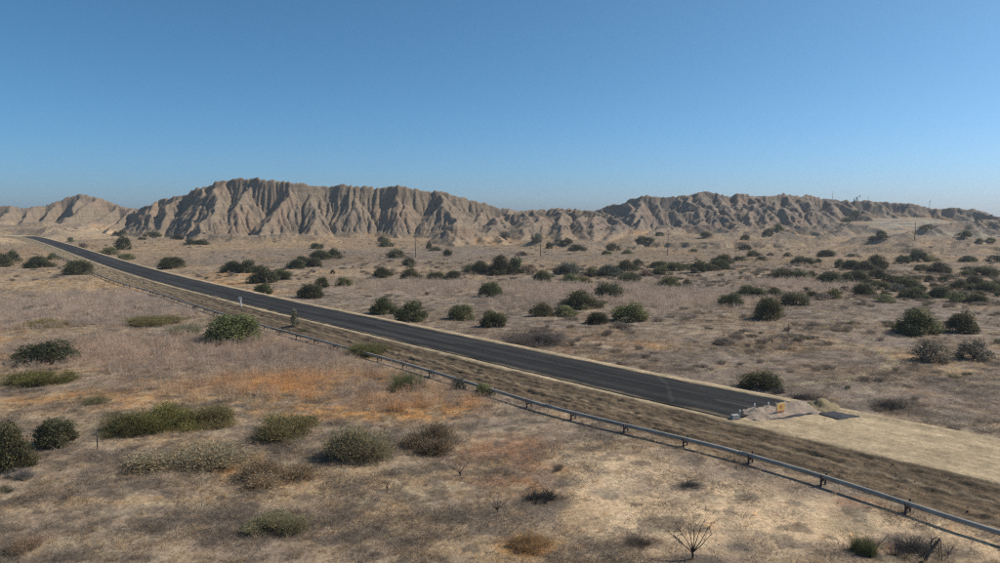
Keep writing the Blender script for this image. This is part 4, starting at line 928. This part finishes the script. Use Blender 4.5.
CLUSTERS = [  # phrase, group, members (px,py,w,h,kind,tint)
 ('cluster behind the white marker post', [(232, 273, 20, 11, 'dome', 'dark'), (247, 273, 17, 12, 'dome', 'dark'), (264, 284, 32, 18, 'dome', 'dark'), (282, 280, 17, 11, 'dome', 'dark')]),
 ('slanting line before the main hill', [(296, 269, 17, 9, 'dome', 'dark'), (302, 263, 10, 7, 'dome', 'dark'), (313, 267, 15, 10, 'dome', 'dark'), (320, 260, 17, 10, 'dome', 'dark'), (334, 259, 12, 9, 'dome', 'dark')]),
 ('scattering left of the utility pole', [(317, 249, 10, 6, 'dome', 'dark'), (333, 274, 4, 4, 'dome', 'dark'), (383, 242, 10, 5, 'dome', 'dark'), (386, 247, 12, 7, 'dome', 'green'), (397, 258, 14, 8, 'dome', 'dark'), (409.5, 266, 10, 8, 'dome', 'dark')]),
 ('row of four above the lilac weeds', [(383, 278, 17, 10, 'dome', 'green'), (411, 279, 18, 10, 'dome', 'green'), (436, 280, 16, 8, 'dome', 'green'), (454, 280, 15, 9, 'dome', 'dark')]),
 ('sparse line below the rocky spur', [(429, 249, 5, 6, 'dome', 'dark'), (435, 251, 10, 4, 'dome', 'dark'), (448, 256, 9, 6, 'dome', 'dark'), (505, 239, 12, 7, 'dome', 'grey'), (521, 256, 12, 4, 'loose', 'brown')]),
 ('tall mid-plain thicket', [(470, 272, 11, 7, 'dome', 'dark'), (480, 274, 15, 13, 'dome', 'dark'), (494, 276, 9, 6, 'dome', 'dark'), (501, 275, 23, 18, 'dome', 'dark'), (516, 274, 14, 17, 'dome', 'dark'), (529, 273, 15, 8, 'loose', 'brown'), (542, 284, 16, 14, 'dome', 'green')]),
 ('mixed group right of the tall thicket', [(560, 274, 10, 8, 'loose', 'brown'), (569, 275, 18, 13, 'dome', 'blue'), (570, 284, 17, 9, 'dome', 'bright'), (583, 283, 16, 6, 'loose', 'yellow'), (592, 277, 14, 9, 'dome', 'dark')]),
 ('line below the centre hills', [(537, 243, 9, 9, 'loose', 'grey'), (549, 249, 6, 6, 'dome', 'dark'), (558, 245, 8, 5, 'dome', 'grey'), (567, 245, 10, 6, 'dome', 'dark'), (577, 251, 16, 6, 'dome', 'dark'), (607, 255, 9, 4, 'dome', 'dark'), (613, 251, 12, 7, 'dome', 'dark'), (627, 254, 9, 4, 'loose', 'olive'), (645, 247, 16, 6, 'dome', 'dark')]),
 ('belt behind the broad dark shrub', [(610, 277, 24, 11, 'dome', 'blue'), (626, 271, 20, 10, 'dome', 'green'), (630, 284, 21, 12, 'dome', 'dark'), (638, 266, 9, 6, 'dome', 'dark'), (646, 276, 12, 6, 'loose', 'brown'), (659, 268, 18, 7, 'dome', 'green'), (662, 275, 14, 8, 'dome', 'dark'), (669, 289, 23, 12, 'dome', 'green'), (675, 271, 15, 9, 'dome', 'dark'), (685, 269, 9, 5, 'dome', 'dark'), (687, 289, 8, 9, 'dome', 'dark')]),
 ('clump right of the second pole', [(693, 252, 6, 3, 'dome', 'dark'), (697, 273, 14, 12, 'dome', 'dark'), (709, 271, 14, 8, 'dome', 'dark'), (718, 270, 20, 10, 'dome', 'dark'), (722, 264, 18, 9, 'dome', 'dark')]),
 ('sparse row before the right hills', [(740, 261, 12, 5, 'dome', 'dark'), (744, 250, 12, 5, 'dome', 'dark'), (754, 257, 12, 6, 'dome', 'dark'), (762, 261, 9, 5, 'dome', 'dark'), (770, 256, 6, 3, 'dome', 'brown'), (787, 257, 7, 4, 'dome', 'dark'), (803, 264, 19, 8, 'dome', 'dark'), (818, 263, 6, 4, 'dome', 'dark'), (827, 257, 16, 7, 'dome', 'dark'), (854, 257, 11, 4, 'dome', 'brown')]),
 ('row behind the lone upright shrub', [(730, 307, 21, 14, 'dome', 'dark'), (751, 299, 25, 14, 'dome', 'dark'), (774, 298, 19, 10, 'dome', 'dark'), (795, 306, 23, 14, 'dome', 'dark'), (807, 292, 9, 5, 'dome', 'dark'), (813, 299, 12, 8, 'dome', 'green'), (822, 300, 12, 7, 'dome', 'grey'), (834, 299, 13, 9, 'dome', 'green')]),
 ('hedge above pale weeds', [(780, 280, 24, 11, 'dome', 'dark'), (797, 280, 26, 11, 'dome', 'green'), (811, 279, 12, 7, 'dome', 'dark'), (829, 285, 24, 14, 'dome', 'dark'), (846, 283, 12, 10, 'dome', 'dark')]),
 ('big right-plain thicket', [(840, 268, 9, 8, 'dome', 'dark'), (852, 270, 16, 10, 'dome', 'dark'), (865, 272, 20, 10, 'dome', 'dark'), (858, 283, 26, 13, 'dome', 'dark'), (862, 296, 18, 13, 'dome', 'dark'), (877, 270, 26, 15, 'dome', 'dark'), (877, 279, 15, 10, 'dome', 'dark'), (879, 290, 17, 10, 'dome', 'dark'), (885, 303, 18, 8, 'loose', 'olive'), (891, 285, 13, 10, 'dome', 'dark'), (897, 292, 12, 9, 'loose', 'grey')]),
 ('looser thicket near the right edge', [(902, 264, 14, 9, 'dome', 'dark'), (908, 289, 22, 13, 'dome', 'dark'), (912, 299, 24, 11, 'dome', 'dark'), (918, 262, 16, 12, 'dome', 'dark'), (922, 271, 13, 7, 'dome', 'dark'), (929, 282, 8, 6, 'dome', 'dark'), (932, 262, 14, 6, 'loose', 'olive'), (939, 298, 19, 12, 'dome', 'dark'), (940, 274, 20, 11, 'dome', 'dark'), (943, 282, 8, 6, 'dome', 'dark'), (957, 303, 26, 10, 'loose', 'olive')]),
 ('crowd along the right edge', [(958, 289, 15, 9, 'dome', 'dark'), (965, 277, 11, 6, 'dome', 'dark'), (969, 262, 16, 6, 'dome', 'dark'), (972, 292, 12, 7, 'dome', 'dark'), (973, 285, 13, 8, 'dome', 'dark'), (977, 304, 18, 10, 'dome', 'green'), (982, 277, 25, 11, 'dome', 'dark'), (989, 293, 20, 12, 'dome', 'dark'), (995, 262, 14, 7, 'dome', 'dark'), (998, 288, 9, 8, 'dome', 'dark')]),
 ('low fringe of the right-hand thickets', [(845, 291, 8, 5, 'dome', 'dark'), (850, 276, 8, 4, 'dome', 'dark'), (869, 284, 10, 5, 'dome', 'dark'), (871, 297, 9, 6, 'dome', 'dark'), (884, 277, 8, 4, 'dome', 'dark'), (886, 296, 9, 5, 'dome', 'dark'), (899, 281, 8, 5, 'dome', 'dark'), (903, 298, 9, 5, 'dome', 'dark'), (915, 280, 9, 4, 'dome', 'dark'), (921, 291, 10, 6, 'dome', 'dark'), (926, 300, 8, 4, 'dome', 'dark'), (934, 287, 8, 4, 'dome', 'dark'), (948, 292, 9, 5, 'dome', 'dark'), (950, 279, 8, 4, 'dome', 'dark'), (962, 297, 8, 5, 'dome', 'dark'), (967, 270, 8, 4, 'dome', 'dark'), (980, 296, 8, 5, 'dome', 'dark'), (984, 285, 8, 5, 'dome', 'dark'), (992, 278, 8, 4, 'dome', 'dark'), (999, 297, 8, 5, 'dome', 'dark')]),
 ('group on the plateau slope', [(846, 222, 7, 5, 'dome', 'dark'), (855, 220, 8, 7, 'dome', 'dark'), (873, 242, 9, 4, 'dome', 'dark'), (881, 236, 8, 6, 'dome', 'dark'), (883, 241, 9, 5, 'dome', 'dark'), (926, 231, 9, 5, 'dome', 'dark'), (964, 239, 11, 6, 'dome', 'dark'), (979, 244, 6, 4, 'dome', 'dark'), (990, 243, 7, 4, 'dome', 'dark')]),
 ('scattering behind the road bend', [(71, 242, 6, 5, 'loose', 'olive'), (83, 249, 10, 6, 'loose', 'brown'), (109, 255, 16, 7, 'loose', 'olive'), (116, 236, 6, 4, 'dome', 'dark'), (123, 235, 6, 4, 'dome', 'dark'), (126, 260, 16, 6, 'loose', 'olive'), (142, 240, 6, 3, 'dome', 'dark'), (152, 238, 13, 5, 'dome', 'dark'), (177, 240, 11, 5, 'dome', 'dark'), (189, 245, 9, 6, 'dome', 'dark'), (199, 245, 15, 6, 'dome', 'dark')]),
 ('line touching the right hills', [(660, 236, 8, 4, 'dome', 'dark'), (705, 238, 9, 4, 'dome', 'dark'), (745, 240, 8, 5, 'dome', 'dark'), (768, 236, 9, 5, 'dome', 'dark'), (778, 231, 9, 6, 'dome', 'dark')]),
]
for phrase, mem in CLUSTERS:
    mem = sorted(mem)
    for i, q in enumerate(mem):
        o = ORD[i] + ' from the left' if 0 < i < len(mem) - 1 else ('leftmost' if i == 0 else 'rightmost')
        size = 'small ' if q[2] < 10 else ''
        shrub(*q, f'{size}{WORD[q[5]]} shrub, {o} in the {phrase}', phrase)

# ------------------------------------------------------------------ dead wood
def dead_tree(name, px, py, hm, label, seed, n, spread, mat, cat='dead tree', rad=.03):
    rg = np.random.default_rng(seed); p = hit(px, py); o = empty(name, (p[0], p[1], p[2] - .03), label, cat)
    mb = MB(); mb.tube([(0, 0, -.1), (.02, 0, .12 * hm), (.0, .01, .25 * hm)], [rad * 1.5, rad * 1.2, rad * 1.05], 7); link('trunk', mb.mesh('trunk', mat, True), o)
    for i in range(n):
        a = (i / max(n - 1, 1) - .5) * 2 * spread + rg.normal(0, .08); ya = rg.normal(0, .35); L = hm * rg.uniform(.7, .95); mb = MB()
        def pt(t, k=0): 
            return Vector((math.sin(a) * L * t * .95 + .10 * hm * k, math.sin(ya) * L * t * .6, .15 * hm + math.cos(a) * L * t * (1 - .12 * t)))
        pts = [pt(0), pt(.3) + Vector(rg.normal(0, .015 * hm, 3)), pt(.65) + Vector(rg.normal(0, .02 * hm, 3)), pt(1)]
        mb.tube(pts, [rad * .75, rad * .5, rad * .32, rad * .12], 5)
        for q in range(4):
            t = rg.uniform(.4, .9); s_ = pt(t); e = s_ + Vector((math.sin(a + rg.normal(0, .7)) * .22 * hm, rg.normal(0, .1) * hm, .18 * hm * rg.uniform(.3, 1))); mb.tube([s_, (s_ + e) / 2 + Vector(rg.normal(0, .01, 3)), e], [rad * .3, rad * .2, rad * .07], 4)
        link('branch', mb.mesh('branch', mat, True), o)
    return o
dead_tree('dead_tree', 692, 561, 1.75, 'leafless dead tree with fanned branches on bare soil at the bottom', 3, 8, .85, M_dead)
dead_tree('dead_bush', 460, 476, .85, 'small charred leafless bush on the pale foot track', 5, 5, .7, M_dead, 'dead bush', .024)
dead_tree('dead_bush', 387, 491, .55, 'tiny charred twig beside the pale track, left of the charred bush', 6, 3, .5, M_dead, 'dead bush', .02)
dead_tree('dead_bush', 497, 513, .9, 'charred leafless bush left of the dark ash pile', 7, 5, .7, M_dead, 'dead bush', .024)
dead_tree('dead_bush', 136, 312, 1.1, 'dark bare bush in the lilac weeds below the pipeline', 8, 9, 1.1, M_dead, 'dead bush', .03)
dead_tree('dead_bush', 772, 343, 1.0, 'small dark twig bush on the plain left of the pale track', 9, 4, .6, M_dead, 'dead bush', .03)

def gnarled():
    rg = np.random.default_rng(12); p = hit(927, 563); o = empty('dead_stump', (p[0], p[1], p[2] - .03), 'gnarled broken dead stump with dangling grey strands under the pipeline', 'dead stump')
    k = .9; mb = MB(); mb.tube([(-.10, 0, -.1), (-.02, .02, .22 * k), (.12, .0, .5 * k), (.30, .02, .78 * k), (.40, .0, .98 * k)], [.06, .055, .05, .045, .03], 7); link('trunk', mb.mesh('trunk', M_stump, True), o)
    for pts, r in [([(.12, 0, .5 * k), (.10, .02, .75 * k), (.16, 0, .95 * k), (.30, .02, 1.02 * k)], .032), ([(.28, 0, .75 * k), (.22, -.03, .9 * k), (.26, .0, 1.05 * k)], .02), ([(.40, 0, .95 * k), (.46, .02, .6 * k), (.5, .0, .2 * k), (.52, 0, -.05)], .024), ([(.36, .04, .95 * k), (.42, .06, .5 * k), (.43, .05, .0)], .02)]:
        mb = MB(); mb.tube(pts, [r * (1 - .6 * i / len(pts)) for i in range(len(pts))], 6); link('branch', mb.mesh('branch', M_stump, True), o)
gnarled()

def brush_pile(px, py, w, h, label, seed, tint):
    """heap of tangled dead twigs"""
    p = hit(px, py); D = p[1]; wm, hm = w * D / F, h * D / F; me = feather_mesh(seed, 1600, 3, 'brush_pile', .0045, 0, 1.3) if w < 60 or px > 700 else cloud_mesh(seed, 9000, 'brush_pile', (.03, .004), .2)
    o = link('brush_pile', me); y = p[1] + wm * .25; x = p[0] * y / p[1]; o.location = (x, y, hz(x, y) - .03); o.scale = (wm, wm * .6, hm * 1.2); o.color = (*tint, 1)
    o['label'] = label; o['category'] = 'brush pile'
brush_pile(535, 348, 76, 17, 'long grey pile of dead brush beside the far edge of the road', 61, (.13, .115, .105))
brush_pile(888, 411, 40, 14, 'dark heap of dead brush on orange soil beyond the gravel patch', 62, (.06, .052, .047))
brush_pile(540, 505, 46, 14, 'dark charred brush pile in the rusty foreground grass', 63, (.05, .046, .044))
brush_pile(778, 395, 20, 9, 'grey brush heap at the right foot of the verge shrub', 64, (.085, .08, .078))
brush_pile(803, 401, 34, 8, 'dark low brush heap behind the gravel heaps', 65, (.06, .054, .05))
brush_pile(637, 549, 40, 10, 'brown flattened brush patch in the middle of the bare sand', 66, (.11, .085, .066))
brush_pile(530, 556, 60, 22, 'straw coloured mound of dead grass at the bottom edge', 67, (.30, .20, .10))
brush_pile(690, 490, 26, 9, 'small grey dead brush clump on bare sand below the pipeline', 68, (.10, .095, .088))
brush_pile(905, 561, 80, 20, 'dark grey bed of dead brush between green shrub and stump', 69, (.075, .066, .06))
brush_pile(20, 482, 40, 14, 'pale grey dead brush at the foot of the left edge shrub', 70, (.2, .18, .16))

# ------------------------------------------------------------------ poles, signs and markers
def pole(px, py, hm, label, seed, Y=None, arm=True, r=.13):
    p = hit(px, py) if Y is None else np.array([*atY(px, py, Y)[:2], hz(*atY(px, py, Y)[:2])])
    o = empty('utility_pole', (p[0], p[1], p[2] - .1), label, 'utility pole')
    mb = MB(); mb.tube([(0, 0, -.4), (.02, 0, hm * .5), (.04, 0, hm)], [r, r * .85, r * .7], 8); link('shaft', mb.mesh('shaft', M_pole, True), o)
    if arm:
        mb = MB(); mb.box((.04, -.12, hm - .45), (1.3, .10, .12)); link('crossarm', mb.mesh('crossarm', M_pole), o)
        for x in (-.5, 0, .5):
            mb = MB(); mb.tube([(x + .04, -.12, hm - .38), (x + .04, -.12, hm - .2)], [.05, .03], 6); link('insulator', mb.mesh('insulator', M_conc), o)
pole(415.5, 257.5, 6.2, 'wooden utility pole on the plain in front of the main hill', 1, r=.10)
pole(667.5, 255.5, 6.4, 'wooden utility pole on the plain in front of the broken right hills', 2, r=.10)
pole(540.5, 257, 4.8, 'pale thin pole on the plain below the low centre hills', 3, arm=False, r=.11)
pole(914.5, 241, 6.5, 'dark pole on the pale slope under the plateau', 4, arm=False)
pole(832.5, 199, 5.2, 'leftmost of three thin poles on the plateau rim', 5, Y=398, arm=False, r=.11)
pole(868, 200, 5.2, 'middle of three thin poles on the plateau rim, right of the pumpjack', 6, Y=399, arm=False, r=.11)
pole(929.5, 206, 6.4, 'rightmost of three thin poles on the plateau rim', 7, Y=392, r=.12)
pole(242.5, 177, 3.4, 'tiny post on the very top of the main hill', 8, Y=346, arm=False, r=.1)

def pumpjack(px, Y):
    q = atY(px, 200, Y); x, y = q[0], q[1]; z = hz(x, y); o = empty('pumpjack', (x, y, z - .1), 'small dark pumpjack standing on the plateau rim', 'pumpjack')
    mb = MB(); mb.box((-.3, 0, .1), (4.0, 1.6, .3)); link('skid', mb.mesh('skid', M_conc), o)
    mb = MB()
    for sx in (-.8, .8):
        for sy in (-.6, .6): mb.tube([(sx, sy, .1), (0, sy * .25, 3.2)], .12, 6)
    mb.box((0, 0, 1.3), (1.0, .9, .10)); link('frame', mb.mesh('frame', M_dark), o)
    mb = MB(); mb.tube([(-2.2, 0, 2.5), (0, 0, 3.35), (1.9, 0, 4.1)], .17, 6); link('walking_beam', mb.mesh('walking_beam', M_conc), o)
    mb = MB(); mb.tube([(1.75, 0, 4.8), (2.15, 0, 4.3), (2.25, 0, 3.7), (2.1, 0, 3.1)], [.14, .26, .26, .12], 6); link('horse_head', mb.mesh('horse_head', M_conc), o)
    mb = MB(); mb.box((-2.0, 0, 1.2), (.5, .8, 1.2)); mb.tube([(-2.1, 0, 1.2), (-2.1, 0, 2.5)], .08, 6); link('counterweight', mb.mesh('counterweight', M_dark), o)
    o.scale = (.78, .78, .78)
pumpjack(857, 398)

def marker_post():
    x, y = road_at(road_s(248.5, 307, .5), 3.65); o = empty('kilometre_post', (x, y, .62), 'white marker post with a small plate beside the far half of the road', 'marker post')
    mb = MB(); mb.box((0, 0, .5), (.16, .12, 1.3)); link('post', mb.mesh('post', M_white), o)
    mb = MB(); mb.box((-.06, -.02, 1.02), (.36, .07, .30)); link('plate', mb.mesh('plate', M_white), o)
marker_post()
def white_post(px, py, h, label):
    p = onplane(px, py, .74); o = empty('marker_post', (p[0], p[1], .74), label, 'marker post')
    mb = MB(); mb.tube([(0, 0, -.1), (0, 0, .36 * h)], [.038, .038], 8); link('base', mb.mesh('base', M_dark, True), o)
    mb = MB(); mb.tube([(0, 0, .36 * h), (.01, 0, h)], [.04, .034], 8); link('shaft', mb.mesh('shaft', M_white, True), o)
white_post(754, 413, .55, 'white marker post with dark base on the gravel heap nearest the pipeline')
white_post(768, 409.5, .42, 'short white marker post between the taller post and the amber sign')
white_post(739.5, 416, .35, 'dark-footed stub post at the near corner of the asphalt end')

def sign():
    p = onplane(780.5, 414.5, .74); o = empty('road_works_sign', (p[0], p[1], .74), 'amber road works board standing on the gravel heaps at the asphalt end', 'sign', rz=.45)
    mb = MB(); mb.box((0, 0, .43), (.60, .03, .40)); b = link('board', mb.mesh('board', M_yellow), o)
    mb = MB(); P = [(.0, .12), (.06, .05), (.14, .04), (.08, -.03), (.10, -.12), (0, -.07), (-.10, -.12), (-.08, -.03), (-.14, .02), (-.05, .05)]
    mb.add([(x, -.019, .45 + z) for x, z in P] + [(x, -.016, .45 + z) for x, z in P], [tuple(range(10))] + [(i, i + 10, (i + 1) % 10 + 10, (i + 1) % 10) for i in range(10)]); link('symbol', mb.mesh('symbol', M_red), b)
    mb = MB(); mb.box((0, -.004, .175), (.58, .028, .07)); link('lower_strip', mb.mesh('lower_strip', M_red), o)
    for x in (-.31, .31):
        mb = MB(); mb.box((x, .03, .26), (.04, .04, .85)); link('leg', mb.mesh('leg', M_white), o)
sign()
p = onplane(735, 418.5, .74); mb = MB(); mb.box((0, 0, .12), (.5, .3, .22), .3, .85); o = link('concrete_block', mb.mesh('concrete_block', M_conc)); o.location = (p[0], p[1], .72); o['label'] = 'low grey concrete block at the near corner of the asphalt end'; o['category'] = 'block'
def stake(px, py, hm, label, rad=.03):
    p = hit(px, py); mb = MB(); mb.tube([(0, 0, -.1), (.01, .0, hm * .5), (.0, .02, hm)], [rad, rad * .9, rad * .7], 7); mb.tube([(0, 0, hm * .93), (.06, .01, hm * 1.02)], [rad * .6, rad * .3], 5)
    o = link('stake', mb.mesh('stake', M_dead, True)); o.location = tuple(p); o['label'] = label; o['category'] = 'stake'
stake(97.5, 450, .75, 'thin dark stake standing left of the sprawling thicket')
stake(788, 334, 1.0, 'thin stake on the plain right of the lone upright shrub', .05)

# ------------------------------------------------------------------ air: thin even haze over the whole plain
mb = MB(); mb.box((0, 740, 23.5), (5600, 1640, 57))
M_haze = bpy.data.materials.new('haze'); M_haze.use_nodes = True; ht = M_haze.node_tree; ht.nodes.remove(ht.nodes['Principled BSDF'])
pv = ht.nodes.new('ShaderNodeVolumePrincipled'); pv.inputs['Color'].default_value = (.80, .88, .96, 1); pv.inputs['Density'].default_value = 0.00024; pv.inputs['Anisotropy'].default_value = 0.2
ht.links.new(pv.outputs[0], ht.nodes['Material Output'].inputs['Volume'])
link('haze', mb.mesh('haze', M_haze), None, kind='stuff', label='thin pale haze lying over the whole plain', category='haze')
